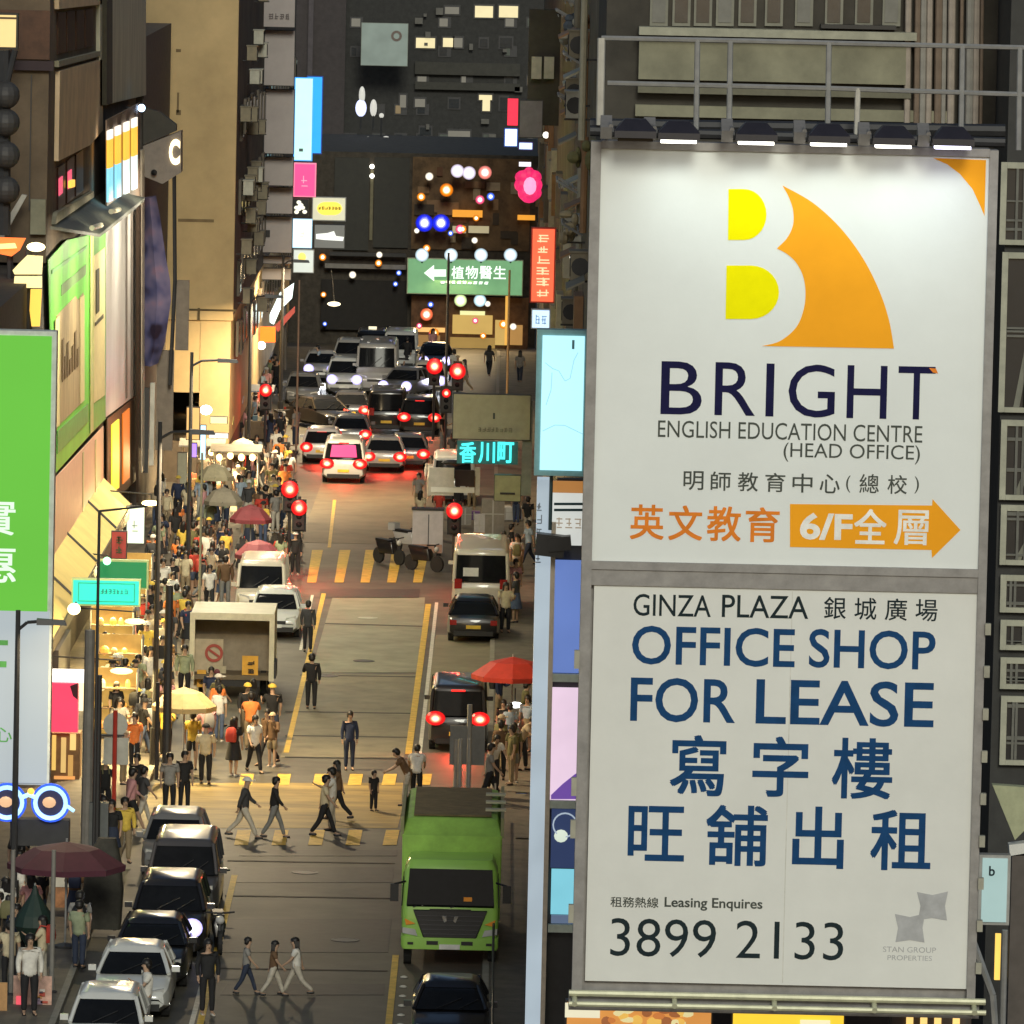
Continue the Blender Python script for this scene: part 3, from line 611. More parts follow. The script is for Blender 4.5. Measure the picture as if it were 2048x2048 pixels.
# awning roof over the green wrap
p = onX(180, 440, XW); t = thing('metal_canopy', 'dark sloping metal canopy above the green wrapped shopfront', 'canopy', p)
MB(p).prism([onX(100, 452, XW), onX(215, 378, XW), onX(290, 395, XW + 1.0), onX(262, 420, XW + 1.0), onX(200, 468, XW + 1.0)], (0, 0, -.1)).build('roof', mat('dark_green_roof', (.055, .06, .045), .6, var=.4, scale=1.2), t)
for a in ((222, 423, 238, 419), (184, 456, 202, 450)): MB(p).tube(onX(a[0], a[1], XW + 1.05), onX(a[2], a[3], XW + 1.05), .09).build('lamp', mat('lamp_pale', (.6, .58, .42), .4), t)
for yy in (234, 243, 252, 261, 270, 279): arealight('wrap_fill', t, Vector((XW + 3.4, yy, 14.2)) - p, Vector((XW, yy, 5)) - p, 3.0, 560, (1, .9, .68))  # added unseen fill lights, hung off the wall to brighten the wrap
# green wrap
gw = thing('wall_hoarding', 'green advertising wrap with tan window picture and cream strip on the left facade', 'hoarding', onX(150, 950, XW)); Lg = onX(150, 950, XW)
green = mat('wrap_green', (.14, .55, .06), .5, var=.12, scale=.5); dgreen = mat('wrap_dark_green', (.10, .34, .08), .5, var=.2)
cream = mat('wrap_cream', (.62, .53, .27), .6, var=.12); 
def wp(pts, m, nm, off=.2, th=.02): return wallpoly(gw, Lg, pts, XW + off, m, nm, th)
wp([(95, 520), (132, 480), (176, 470), (182, 466), (182, 866), (107, 950)], green, 'green_panel', .15)
wp([(182, 466), (210, 440), (210, 838), (182, 866)], mat('wrap_lightgreen', (.13, .40, .07), .5), 'green_strip', .15)
wp([(180, 466), (186, 461), (186, 862), (180, 868)], mat('divider', (.5, .5, .2), .5), 'divider', .19)
wp([(187, 512), (209, 495), (209, 790), (187, 806)], cream, 'cream_strip', .18)
wp([(192, 540), (198, 536), (198, 622), (192, 628)], mat('dark_text', (.06, .06, .03), .6), 'text_strip', .22)
wp([(190, 645), (206, 628), (206, 636), (190, 652)], mat('dark_text', (.06, .06, .03), .6), 'dash', .22)
wp([(103, 540), (174, 490), (174, 496), (103, 548)], dgreen, 'dark_line', .18)
wp([(122, 570), (172, 528), (172, 548), (122, 592)], mat('wrap_grey_green', (.14, .25, .09), .5), 'grey_band', .18)
wp([(112, 632), (150, 592), (155, 600), (166, 585), (168, 800), (112, 855)], mat('picture_tan', (.34, .26, .14), .6, var=.25, scale=2, stretch=(1, 1, .3)), 'window_picture', .18)
wp([(110, 640), (118, 632), (118, 850), (110, 858)], cream, 'picture_edge', .21); wp([(160, 596), (168, 590), (168, 800), (160, 808)], cream, 'picture_edge', .21)
for i in range(7): 
    x = 124 + i * 5; wp([(x, 680 + (i * 37) % 60 - i * 4), (x + 3, 676 + (i * 37) % 60 - i * 4), (x + 3, 760 - i * 5), (x, 764 - i * 5)], mat('picture_brown', (.13, .09, .04), .6), 'picture_bar', .22)
wp([(114, 862), (176, 806), (176, 842), (114, 908)], dgreen, 'dark_band', .18)
wp([(107, 958), (206, 852), (206, 1018), (107, 1150)], mat('wrap_pink', (.80, .50, .36), .6, var=.08), 'pink_panel', .16)
for x in (165, 190): wp([(x, 905 - (x - 165)), (x + 2, 903 - (x - 165)), (x + 2, 1060 - (x - 165) * 1.3), (x, 1062 - (x - 165) * 1.3)], cream, 'seam', .19)
gp = thing('wall_hoarding', 'blank silver grey panel right of the green wrap on the left facade', 'hoarding', onX(240, 830, XW)); Lp = onX(240, 830, XW)
wallpoly(gp, Lp, [(211, 452), (270, 398), (270, 790), (211, 834)], XW + .16, mat('silver_panel', (.55, .53, .52), .4, var=.12, scale=1, stretch=(1, 2, .2)), 'panel', .02)
for x in (252, 262): wallpoly(gp, Lp, [(x, 415), (x + 3, 412), (x + 3, 795), (x, 797)], XW + .2, mat('panel_seam', (.22, .19, .17), .5), 'seam', .02)
wallpoly(gp, Lp, [(272, 395), (277, 390), (277, 1000), (272, 1005)], XW + .3, mat('dark_brown_edge', (.05, .03, .02), .6), 'dark_edge', .1)
wallpoly(gp, Lp, [(279, 300), (284, 298), (284, 940), (279, 945)], XW + .3, mat('white_tube', (.6, .52, .42), .4), 'pale_tube', .1)
sh = thing('shop_window', 'narrow shop window with glowing yellow and orange upright strips below the silver panel', 'window', onX(240, 990, XW)); Ls = onX(240, 990, XW)
wallpoly(sh, Ls, [(212, 838), (270, 792), (270, 960), (212, 1015)], XW + .1, mat('shopwin_dark', (.09, .045, .02), .5), 'backing', .05)
wallpoly(sh, Ls, [(222, 850), (236, 838), (236, 975), (222, 985)], XW + .16, emat('strip_y', (1, .72, .06), .95, light=False), 'yellow_strip', .05)
wallpoly(sh, Ls, [(244, 828), (257, 816), (257, 955), (244, 968)], XW + .16, emat('strip_o', (.62, .16, .02), .85), 'orange_strip', .05)
# LED column
led = thing('led_sign', 'upright LED light column fading orange over blue white on the left facade', 'sign', onX(245, 400, XW + .4)); Le = onX(245, 400, XW + .4)
for i, x in enumerate((213, 229, 246, 262)):
    y = 262 - i * 8
    for k, (a, c_) in enumerate(((0, (1, .9, .75)), (.12, (1, .50, .06)), (.5, (.75, .85, .8) if i > 1 else (.25, .65, .85)))):
        h0 = y + a * 150; h1 = y + (.12, .5, .95)[k] * 150
        wallpoly(led, Le, [(x, h0), (x + 9, h0 - 4), (x + 9, h1 - 4), (x, h1)], XW + .5, emat('led_%d%d' % (k, i > 1), c_, 1.0, light=(i == 1)), 'light_bar', .08)
wallpoly(led, Le, [(211, 240), (278, 205), (278, 395), (211, 412)], XW + .4, mat('led_back', (.22, .16, .12), .6), 'backing', .05)
p = onX(283, 216, XW + .6); tag(MB(p).sphere(p, .14, 10, 8).stem(p, p + Vector((-.6, 0, 0)), .04).build('lamp', emat('blue_lamp', (.5, .7, 1), 5)), 'small blue white lamp above the LED light column', 'lamp').location = p
# upper left window sign, yellow figure sign, red neon
t, L, q = lightbox('lit_window', 'cream lit square window sign at the upper left edge', 'sign', (-20, 26, 36, 98), 228, .4, emat('cream_lit', (.80, .58, .24), .9), black, .06)
panel(t, L, (-20, 34, 33, 38), 227.93, mat('dark_line', (.1, .06, .03), .6), 'bar')
t = thing('figure_sign', 'glowing yellow cut out figure sign standing behind the green and white sign', 'sign', onY(52, 648, 222)); L = onY(52, 648, 222)
yl = emat('yellow_glow', (1, .60, .09), .95, light=False); wl = emat('white_glow', (1, .80, .34), 1.05)
flat(t, L, [(55, 510), (86, 512), (84, 548), (30, 548), (26, 540), (40, 525)], 222, wl, 'head', .2)
flat(t, L, [(30, 552), (84, 552), (84, 575), (28, 575)], 222, wl, 'collar', .2)
flat(t, L, [(26, 580), (52, 580), (52, 618), (52, 650), (10, 650), (10, 618), (24, 612)], 222, yl, 'left_body', .2)
flat(t, L, [(62, 578), (84, 578), (80, 652), (64, 652), (60, 620)], 222, yl, 'right_body', .2)
MB(L).path([onY(57, 660, 222.3), onY(57, 500, 222.3)], .12).path([onY(57, 660, 222.3), onY(57, 760, 222.3)], .1).build('post', darkst, t)
t = thing('neon_sign', 'red orange glowing roof light by the yellow figure sign', 'sign', onY(22, 500, 224)); L = onY(22, 500, 224)
flat(t, L, [(-10, 474), (52, 476), (40, 500), (24, 512), (-10, 505)], 224, emat('red_neon', (1, .18, .03), 1.2), 'red_face', .2)
flat(t, L, [(-5, 488), (30, 486), (34, 496), (-5, 498)], 223.7, emat('hot_neon', (1, .6, .2), 1.6), 'hot_bar', .1)
MB(L).path([onY(20, 510, 224.2), onY(20, 640, 224.2)], .1).build('post', darkst, t)
p = onY(72, 494, 222); tag(MB(p).sphere(p, (.28, .2, .14), 10, 6).stem(p, p + Vector((0, 0, -1)), .05).build('lamp', emat('warm_lamp', (1, .85, .45), 3)), 'round warm lamp over the head of the yellow figure sign', 'lamp').location = p
# dark air handling clutter at far upper left
t = thing('roof_plant', 'dark round bodied roof machinery at the upper left edge', 'machinery', onY(15, 440, 226)); L = onY(15, 440, 226)
for y in (190, 245, 310, 380): MB(L).sphere(onY(12, y, 226), (.42, .4, .42), 14, 10).build('drum', mat('machine_dark', (.045, .043, .042), .6), t)
MB(L).tube(onY(8, 100, 226.3), onY(8, 470, 226.3), .2).tube(onY(14, 165, 226.2), onY(30, 100, 226.2), .1).build('stand', darkst, t)

# LB2: grey sign and purple banner
lb2 = thing('shop_building', 'narrow dark block with purple banner between the silver panel and the tan tower', 'building', (-13.6, 292, 0)); L2 = Vector((-13.6, 292, 0))
MB(L2).box(-30, -13.9, 290, 313, 0, 19.5).build('wall', mat('mauve_grey_wall', (.10, .085, .075), .8, var=.3), lb2)
t = thing('shop_sign', 'grey sign box with a lit letter C below the tan tower', 'sign', onY(325, 370, 289)); L = onY(325, 370, 289)
MB(L).prism([onY(x, y, 289) for x, y in ((286, 292), (362, 262), (362, 345), (325, 368), (286, 352))], (0, 1.5, 0)).build('case', mat('grey_mauve', (.24, .2, .17), .6), t)
text('C', t, L, (338, 278, 360, 330), 288.93, emat('letter_glow', (1, .85, .5), 2.0), .05)
MB(L).sphere(onY(308, 345, 288.8), .12, 8, 6).build('knob', black, t)
MB(L).prism([onY(x, y, 289.5) for x, y in ((286, 215), (320, 225), (352, 250), (352, 262), (286, 290))], (0, 1, 0)).build('dark_cap', mat('dark_olive', (.05, .045, .035), .7), t)
t = thing('banner', 'tall purple and blue printed banner bowed outward below the letter C sign', 'banner', onY(315, 740, 289)); L = onY(315, 740, 289)
pm = bpy.data.materials.new('banner_print'); pm.use_nodes = True; n = pm.node_tree; bs = n.nodes['Principled BSDF']; bs.inputs['Roughness'].default_value = .5
tc = n.nodes.new('ShaderNodeTexCoord'); no = n.nodes.new('ShaderNodeTexNoise'); no.inputs['Scale'].default_value = .9; cr = n.nodes.new('ShaderNodeValToRGB')
cr.color_ramp.elements[0].color = (.03, .02, .04, 1); cr.color_ramp.elements[0].position = .35; cr.color_ramp.elements[1].color = (.4, .2, .25, 1); cr.color_ramp.elements[1].position = .75
for ps, cc in ((.45, (.09, .09, .2, 1)), (.58, (.2, .17, .28, 1))): e = cr.color_ramp.elements.new(ps); e.color = cc
n.links.new(tc.outputs['Object'], no.inputs[0]); n.links.new(no.outputs[0], cr.inputs[0]); n.links.new(cr.outputs[0], bs.inputs['Base Color'])
rg = []
for j in range(9):
    y = 395 + j * 42; w = [26, 34, 40, 46, 54, 56, 50, 44, 30][j]; x0 = 286; 
    rg.append([onY(x0, y, 289), onY(x0 + w * .5, y + 2, 288.6), onY(x0 + w, y - 4, 289), onY(x0 + w, y - 4, 289.3), onY(x0, y, 289.3)])
MB(L).loft(rg).build('print', pm, t, True)
MB(L).path([onY(348, 290, 289.2), onY(350, 560, 289.2), onY(340, 770, 289.2)], .08).build('edge_pole', darkst, t)
for i, (x, w, y0, y1, m) in enumerate(((288, 10, 775, 945, darkst), (300, 9, 765, 930, offwhite), (313, 34, 700, 900, mat('mauve_panel', (.17, .14, .11), .7)), (352, 26, 560, 700, mat('mauve_panel', (.17, .14, .11), .7)))):
    panel(lb2, L2, (x, y0, x + w, y1), 289.8, m, ['dark_strip', 'white_strip', 'panel', 'panel'][i], .2)

# LB3: tan tower
YT3 = 315
lb3 = thing('tan_tower', 'tall plain tan rendered end wall of a tower block with stepped bottom edge', 'building', (-13, YT3, 0)); L3 = Vector((-13, YT3, 0))
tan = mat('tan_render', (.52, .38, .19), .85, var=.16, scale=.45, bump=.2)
XT = onY(472, 300, YT3).x
zA, zB, zC = onY(400, 640, YT3).z, onY(360, 785, YT3).z, onY(430, 888, YT3).z
xm = onY(400, 700, YT3).x; xl = onY(345, 700, YT3).x
MB(L3).box(-30, XT, YT3, 402, zA, 45).build('upper_wall', tan, lb3)
MB(L3).box(-30, xm, YT3 + .15, 402, zB, zA - .003).build('lower_wall', tan, lb3)
MB(L3).box(xm + .003, XT - .08, YT3 + .12, 402, zC, zA - .003).build('lower_pier', tan, lb3)
MB(L3).box(-30, XT - .15, YT3 + .4, 402, 0, zC - .003).build('base', mat('base_brown', (.16, .12, .08), .8), lb3)
st = mat('stain', (.20, .14, .07), .9); b = MB(L3)
for (x0, y0, x1, y1) in ((356, 438, 428, 444), (352, 98, 362, 104), (354, 185, 358, 225), (352, 220, 362, 230)): 
    X0, X1, Z0, Z1 = rect((x0, y0, x1, y1), YT3); b.box(X0, X1, YT3 - .02, YT3 - .003, Z0, Z1)
b.build('stain', st, lb3)
panel(lb3, L3, (356, 618, 472, 622), YT3 - .003, mat('joint', (.08, .06, .03), .9), 'joint', .02); panel(lb3, L3, (395, 616, 400, 640), YT3 - .003, mat('joint', (.08, .06, .03), .9), 'joint_tick', .03)
MB(L3).box(XT + .0005, XT + .0025, YT3 + .6, 401.9, zA + .2, 44.9).build('side_shade_sheet', mat('painted_side_shade', (.06, .048, .036), .9, var=.5, scale=.7), lb3)  # thin dark sheet paints shade onto the tower's street side
for i in range(20):
    Y = YT3 + 4 + i * 4.2
    for k in range(4):
        z = 5 + k * 3.1 + RND.uniform(-.3, .3)
        w = MB(L3).box(XT + .003, XT + .12, Y, Y + 1.8, z, z + 1.5).build('window', mat('dim_frame', (.12, .1, .075), .6), lb3)
        MB(L3).box(XT + .124, XT + .14, Y + .15, Y + 1.65, z + .15, z + 1.35).build('pane', glass, w)
for i in range(38):
    x = RND.uniform(482, 528); y = RND.uniform(0, 640); p = onX(x, y, XT + RND.uniform(.3, .5))
    if p.y < YT3 + 1 or p.y > 396: continue
    d = RND.random() < .75
    ac(p, math.pi, 'grimy air conditioner on the shaded street side of the tan tower' if d else 'paler air conditioner on the shaded street side of the tan tower', 'air conditioners on the tan tower', d)
# stacked white projecting signs
YW = 348
wsg = mat('unlit_white_sign', (.40, .36, .35), .55, var=.1, scale=.8)
lab = ['topmost', 'second', 'third', 'fourth', 'fifth', 'sixth', 'seventh', 'lowest']
for i, (y0, y1, x0) in enumerate(((-25, 55, 522), (60, 172, 528), (178, 308, 528), (313, 372, 524), (374, 428, 524), (432, 506, 520), (512, 528, 520), (536, 560, 518))):
    t, L, q = lightbox('projecting_sign', lab[i] + ' of the unlit white signboards stacked beside the tan tower', 'sign', (x0, y0, 591 - i * 1.2, y1), YW + i, .3, wsg, darkst, .03, 'white signboards stacked by the tan tower')
    if i == 0: strokes(t, L, (x0 + 14, y1 - 30, 580, y1 - 14), YW + i - .06, mat('sign_ink', (.12, .1, .1), .6), 4, 1, i, .18)
    if i == 5: panel(t, L, (524, 460, 540, 474), YW + i - .06, black, 'dark_mark')
t, L, q = lightbox('lit_sign', 'tall pale cyan glowing lightbox left of the dark end wall', 'sign', (588, 155, 626, 322), 372, .3, emat('cyan_lit', (.50, .86, .74), 1.0), emat('blue_rim', (.05, .35, .95), .9, light=False), .05)
panel(t, L, (598, 297, 606, 303), 371.9, mat('dark_mark2', (.1, .2, .2), .5), 'mark')
t, L, q = lightbox('lit_sign', 'bright blue upright lightbox behind the cyan one', 'sign', (612, 152, 645, 308), 374, .3, emat('azure', (.02, .34, .80), 1.0), mat('bluef2', (.03, .08, .4), .5), .05)
t, L, q = lightbox('lit_sign', 'hot pink square lightbox under the cyan lightbox', 'sign', (587, 326, 632, 394), 371, .3, emat('hotpink', (.95, .07, .24), 1.0), emat('pinkrim', (.9, .2, .3), 1.0), .06)
strokes(t, L, (600, 340, 620, 380), 370.93, emat('pinkink', (1, .35, .45), 1.0), 1, 1, 8, .1)
t, L, q = lightbox('lit_sign', 'small black and white lightbox under the pink one', 'sign', (586, 398, 617, 432), 370, .3, mat('bwblack', (.02, .02, .02), .5), darkst, .02)
b = MB(L)
for i in range(9): b.sphere(onY(RND.uniform(590, 612), RND.uniform(402, 428), 369.93), (.12, .03, .1), 8, 5)
b.build('white_mark', emat('bwwhite', (.9, .88, .7), 1.0), t)
t, L, q = lightbox('lit_sign', 'bright white lightbox with faint green mark in the stack below the pink sign', 'sign', (585, 438, 624, 496), 370, .3, emat('w_lit', (.9, .95, .75), 1.15), emat('bluetop', (.4, .7, .95), .9), .04)
strokes(t, L, (597, 456, 612, 478), 369.93, emat('grn', (.6, .85, .5), 1.0), 1, 1, 3, .15)
t, L, q = lightbox('lit_sign', 'pale lightbox with a small yellow mark lowest in the stack below the pink sign', 'sign', (586, 499, 628, 546), 369, .3, emat('pale_lit', (.62, .66, .58), .9), steel, .04)
MB(L).sphere(onY(604, 514, 368.9), (.2, .03, .22), 10, 6).build('yellow_mark', emat('ym', (.95, .7, .15), 1), t)
t, L, q = lightbox('lit_sign', 'cream lightbox with a yellow oval and lettering right of the pink sign', 'sign', (624, 394, 692, 442), 378, .3, emat('cream_f', (.60, .58, .40), .9), steel, .05)
flat(t, L, ell(650, 417, 16, 13, 90, 270) + ell(668, 417, 16, 13, -90, 90), 377.92, emat('oval_y', (1, .72, .08), 1.05), 'oval')
strokes(t, L, (636, 412, 682, 421), 377.86, mat('oval_ink', (.3, .2, .02), .5), 7, 1, 2, .25)
t, L, q = lightbox('lit_sign', 'dark grey lightbox with white lettering under the cream oval sign', 'sign', (628, 449, 690, 497), 378, .3, emat('grey_f', (.15, .15, .13), .8), darkst, .03)
flat(t, L, [(632, 468), (655, 466), (668, 462), (672, 472), (688, 474), (686, 482), (650, 480), (632, 478)], 377.9, emat('wl2', (.8, .82, .75), 1.0), 'white_mark')

# ------------------------------------------------------------------ street end
YE = 408
eb = thing('end_building', 'low dark building closing the street end with brown lit bay', 'building', (-5, YE, 0)); L4 = Vector((-5, YE, 0))
MB(L4).box(-11.8, 2, YE, YE + 25, 0, onY(800, 306, YE).z).build('wall', mat('end_wall', (.06, .05, .038), .85, var=.4), eb)
olive = mat('dark_olive_panel', (.028, .028, .022), .6)
panel(eb, L4, (668, 315, 738, 500), YE, olive, 'dark_shutter', .2); panel(eb, L4, (748, 315, 818, 495), YE, olive, 'dark_shutter', .2)
panel(eb, L4, (740, 340, 746, 480), YE, mat('pale_strip', (.2, .18, .11), .7), 'strip', .1)
for y in (333, 352): MB(L4).sphere(onY(744, y, YE - .2), .13, 8, 6).build('bulb', emat('bulb_white', (1, .95, .8), 3), eb)
panel(eb, L4, (650, 528, 812, 537), YE - .5, mat('grey_rail', (.22, .21, .19), .6), 'rail', .3); panel(eb, L4, (660, 505, 812, 512), YE - .5, darkst, 'rail', .3)
panel(eb, L4, (642, 560, 815, 660), YE - .3, mat('deep_shade', (.02, .018, .016), .8), 'dark_opening', .1)
bay = mat('bay_brown', (.14, .085, .04), .8, var=.5, scale=1.5)
panel(eb, L4, (824, 316, 1060, 500), YE, bay, 'lit_bay', .15)
for i in range(22):
    x, y = RND.uniform(828, 1040), RND.uniform(322, 480); w, h = RND.uniform(10, 45), RND.uniform(8, 26)
    panel(eb, L4, (x, y, x + w, y + h), YE - .16 - i * .003, [mat('bay_a', (.25, .15, .07), .7), mat('bay_b', (.05, .035, .02), .7), mat('bay_c', (.33, .26, .16), .7), mat('bay_d', (.12, .05, .02), .7)][i % 4], 'bay_panel', .12)
for (x0, y0, x1, y1) in ((905, 420, 965, 434), (1035, 430, 1070, 440)): panel(eb, L4, (x0, y0, x1, y1), YE - .6, emat('amber_light', (.75, .30, .03), .9), 'amber_panel', .2)
for (x0, y0, x1, y1) in ((937, 452, 978, 466), (905, 452, 932, 466)): panel(eb, L4, (x0, y0, x1, y1), YE - .6, emat('dim_cream', (.4, .34, .2), .8), 'lit_pane', .1)
def flood(x, y, col, st, r, label, cat='floodlight', pole=40, Y=YE - 2):
    p = onY(x, y, Y); t = thing('floodlight', label, cat, p, group='floodlights at the street end')
    sat = tuple((c / max(col)) ** 2.2 for c in col)
    MB(p).sphere(p, (r * 1.15, r * .35, r * 1.15), 16, 8).build('lens', halo_lampmat('fl_%d' % round(sum(col) * 1000), sat, st=3.2), t)
    MB(p).cbox(p + Vector((0, .25, 0)), r * 1.5, .3, r * 1.5).build('housing', darkst, t)
    MB(p).tube(p + Vector((0, .3, 0)), onY(x, y + math.copysign(min(abs(pole), 16), pole), Y + .3), .05).build('arm', darkst, t)
for x, y, lb_ in ((915, 342, 'left lamp of the white pair on the roof of the street end'), (938, 346, 'right lamp of the white pair on the roof of the street end')): flood(x, y, (.95, .9, 1), 7, .32, 'dazzling ' + lb_)
flood(970, 345, (1, .55, .5), 7, .32, 'dazzling pinkish orange lamp right of the white pair at the street end'); flood(893, 380, (1, .52, .1), 6, .32, 'dazzling amber lamp below the white pair at the street end')
for x, s in ((849, 'left'), (882, 'right')): flood(x, 446, (.15, .2, 1), 5, .42, s + ' of the two blue floodlights above the green sign', pole=60)
for i, x in enumerate((844, 902, 962, 1021)): flood(x, 510, (.85, .95, 1), 6, .32, ['leftmost', 'second', 'third', 'rightmost'][i] + ' of the four white lamps along the top of the green sign', pole=25, Y=YE - 2.4)
t, L, q = lightbox('shop_sign', 'wide green signboard with white arrow and Chinese characters at the street end', 'sign', (814, 518, 1046, 590), YE - 2, .4, emat('greensign', (.16, .36, .17), .8, var=.2), mat('cream_edge2', (.5, .5, .36), .6), .05)
wh = emat('sign_white', (.85, 1, .85), 1.1)
flat(t, L, [(848, 546), (868, 530), (868, 539), (892, 539), (892, 553), (868, 553), (868, 562)], YE - 2.06, wh, 'arrow')
for i, c in enumerate('植物醫生'): text(c, t, L, (903 + i * 28, 532, 928 + i * 28, 558), YE - 2.06, wh, .02)
strokes(t, L, (880, 562, 978, 569), YE - 2.06, wh, 9, 1, 6, .3)
sf = thing('shopfront', 'warm lit open shopfront under the green sign', 'shop', (-2.5, YE - 1, 0)); L = Vector((-2.5, YE - 1, 0))
X0, X1, Z0, Z1 = rect((822, 594, 1056, 704), YE - 1)
MB(L).box(X0, X1, YE - 1, YE - .3, max(0, Z0), Z1).build('back', mat('shop_back', (.14, .07, .03), .7, var=.5, scale=2), sf)
for i, (x0, y0, x1, y1, c, s) in enumerate(((905, 630, 985, 668, (.55, .36, .10), .8), (830, 655, 890, 664, (.8, .45, .15), .9), (920, 622, 970, 630, (.75, .75, .35), .9), (990, 640, 1010, 690, (.6, .4, .12), .7), (1020, 650, 1045, 690, (.45, .24, .07), .7), (830, 670, 880, 700, (.3, .16, .05), .7), (900, 675, 990, 702, (.35, .22, .06), .7))):
    panel(sf, L, (x0, y0, x1, y1), YE - 1.05 - i * .01, emat('shopglow_%d' % i, c, s), 'lit_display', .1)
panel(sf, L, (1010, 590, 1017, 690), YE - 1.6, emat('amber_post', (.8, .42, .08), .8), 'post', .2)
for x, y, c in ((921, 601, (.9, 1, .7)), (960, 601, (.8, .95, 1)), (853, 629, (1, .45, .3))): flood(x, y, c, 6, .3, {921: 'greenish white lamp under the middle of the green sign', 960: 'blue white lamp under the green sign', 853: 'pinkish lamp in the dark bay under the green sign'}[x], pole=-14, Y=YE - 1.8)
arealight('shop_lamp', sf, (0, -1.5, 4.2), (0, -6, 0), 2.5, 500, (1, .7, .35))
rl5 = random.Random(23); cols = (('amber', (1, .55, .12)), ('white', (1, .95, .85)), ('pink', (1, .35, .5)), ('blue', (.3, .45, 1)))
for q in range(20):
    nm, c = cols[rl5.choice((0, 0, 1, 2, 3, 0))]; flood(rl5.uniform(830, 1050), rl5.choice((rl5.uniform(318, 500), rl5.uniform(600, 690))), c, 4, rl5.uniform(.12, .24), 'small %s lamp among the cluster of lights around the green sign' % nm, pole=6, Y=YE - 1.6)
for q in range(9):
    nm, c = cols[rl5.choice((0, 1, 1, 3))]; flood(rl5.uniform(600, 800), rl5.uniform(505, 655), c, 3, rl5.uniform(.1, .18), 'small %s lamp in the dark frontage left of the green sign' % nm, pole=6, Y=YE - 1.2)
# far tower
ft = thing('office_tower', 'dark office tower rising beyond the street end with a few lit windows', 'building', (-5, 500, 0)); L5 = Vector((-5, 500, 0))
MB(L5).box(-16, 8, 500, 540, 0, 60).build('wall', mat('tower_wall', (.028, .028, .026), .8, var=.3), ft)
panel(ft, L5, (560, -20, 690, 300), 499.9, mat('tower_brown', (.05, .042, .042), .8), 'brown_bay', .4); panel(ft, L5, (615, -20, 625, 300), 499.4, mat('tower_rib', (.08, .07, .075), .8), 'rib', .3)
panel(ft, L5, (830, 125, 1040, 150), 500, mat('tower_band', (.045, .044, .036), .8), 'band', .5); panel(ft, L5, (830, 165, 1040, 180), 500, mat('tower_band', (.045, .044, .036), .8), 'band', .5)
litw = emat('lit_window', (.70, .60, .34), .9); dimw = emat('dim_window', (.16, .15, .12), .7); greyw = mat('dark_window', (.03, .035, .04), .2)
for x0, y0, x1, y1, m in ((950, 12, 986, 35, litw), (998, 12, 1036, 35, litw), (890, 14, 918, 28, dimw), (832, 76, 870, 96, litw), (886, 76, 906, 94, litw), (908, 76, 925, 95, dimw), (960, 78, 975, 94, greyw), (1000, 76, 1024, 96, greyw), (958, 190, 984, 200, litw), (965, 200, 980, 222, litw), (830, 198, 850, 214, dimw), (898, 198, 918, 216, greyw), (840, 255, 862, 270, greyw), (896, 262, 940, 285, dimw), (690, 270, 710, 300, dimw), (800, 190, 812, 215, dimw), (1000, 195, 1015, 220, greyw)):
    w = panel(ft, L5, (x0 - 3, y0 - 4, x1 + 3, y1 + 3), 500, darkst, 'window', .1); panel(w, L5, (x0, y0, x1, y1), 499.88, m, 'pane', .05)
rw = random.Random(17)
for gy in range(0, 300, 58):
    for gx in range(700, 1120, 44):
        if 715 < gx < 825 and gy < 140 or rw.random() < .35: continue
        w = panel(ft, L5, (gx, gy + 34, gx + 26, gy + 56), 500, darkst, 'window', .07)
        panel(w, L5, (gx + 3, gy + 37, gx + 3 + rw.uniform(8, 20), gy + 53), 499.92, rw.choice((greyw, greyw, dimw, mat('dim_green_window', (.07, .085, .07), .5), emat('warm_dim', (.22, .16, .08), .6))), 'pane', .03)
for q in range(16):
    x, y = rw.uniform(690, 1040), rw.uniform(0, 290); panel(ft, L5, (x, y, x + rw.uniform(5, 16), y + rw.uniform(6, 14)), 499.8, mat('tower_ac', (.12, .115, .1), .7), 'wall_unit', .3)
t, L, q = lightbox('mural_board', 'pale grey green board with a faint round mark high on the dark tower', 'sign', (722, 46, 816, 132), 496, .3, emat('mural', (.17, .21, .18), .75, var=.4, scale=.8), mat('pale_rim', (.2, .22, .18), .6), .03)
MB(L).lathe(onY(793, 72, 495.9), [(.2, 0), (.36, 0), (.36, -.05), (.2, -.05)], 14, 'Y', ring=True).build('round_mark', mat('mark_brown', (.16, .12, .1), .7), t)
for i, (x, y, s) in enumerate(((724, 190, (.18, .12, .5)), (722, 216, (.32, .2, .5)), (747, 216, (.2, .1, .5)), (763, 231, (.14, .1, .14)), (736, 280, (.24, .1, .2)), (772, 279, (.24, .1, .2)), (866, 287, (.16, .1, .12)), (848, 287, (.16, .1, .12)))):
    p = onY(x, y, 430); tag(MB(p).sphere(p, s, 10, 8).stem(p, p + Vector((0, 0, -1.2)), .05).build('lamp', emat('roof_lamp_%d' % (i == 1), (.6, .65, 1) if i == 1 else (.85, .83, .75), 1.2 if i == 1 else .5)), ['tall pale lamp globe highest on the dark roof garden', 'bluish bright lamp globe on the roof garden', 'slanted pale lamp right of the bluish lamp globe', 'tiny round white lamp between the globes and the two low roof lamps', 'left low round lamp on the dark roof edge', 'right low round lamp on the dark roof edge', 'right tiny lamp along the roof edge above the brown bay', 'left tiny lamp along the roof edge above the brown bay'][i], 'lamp').location = p
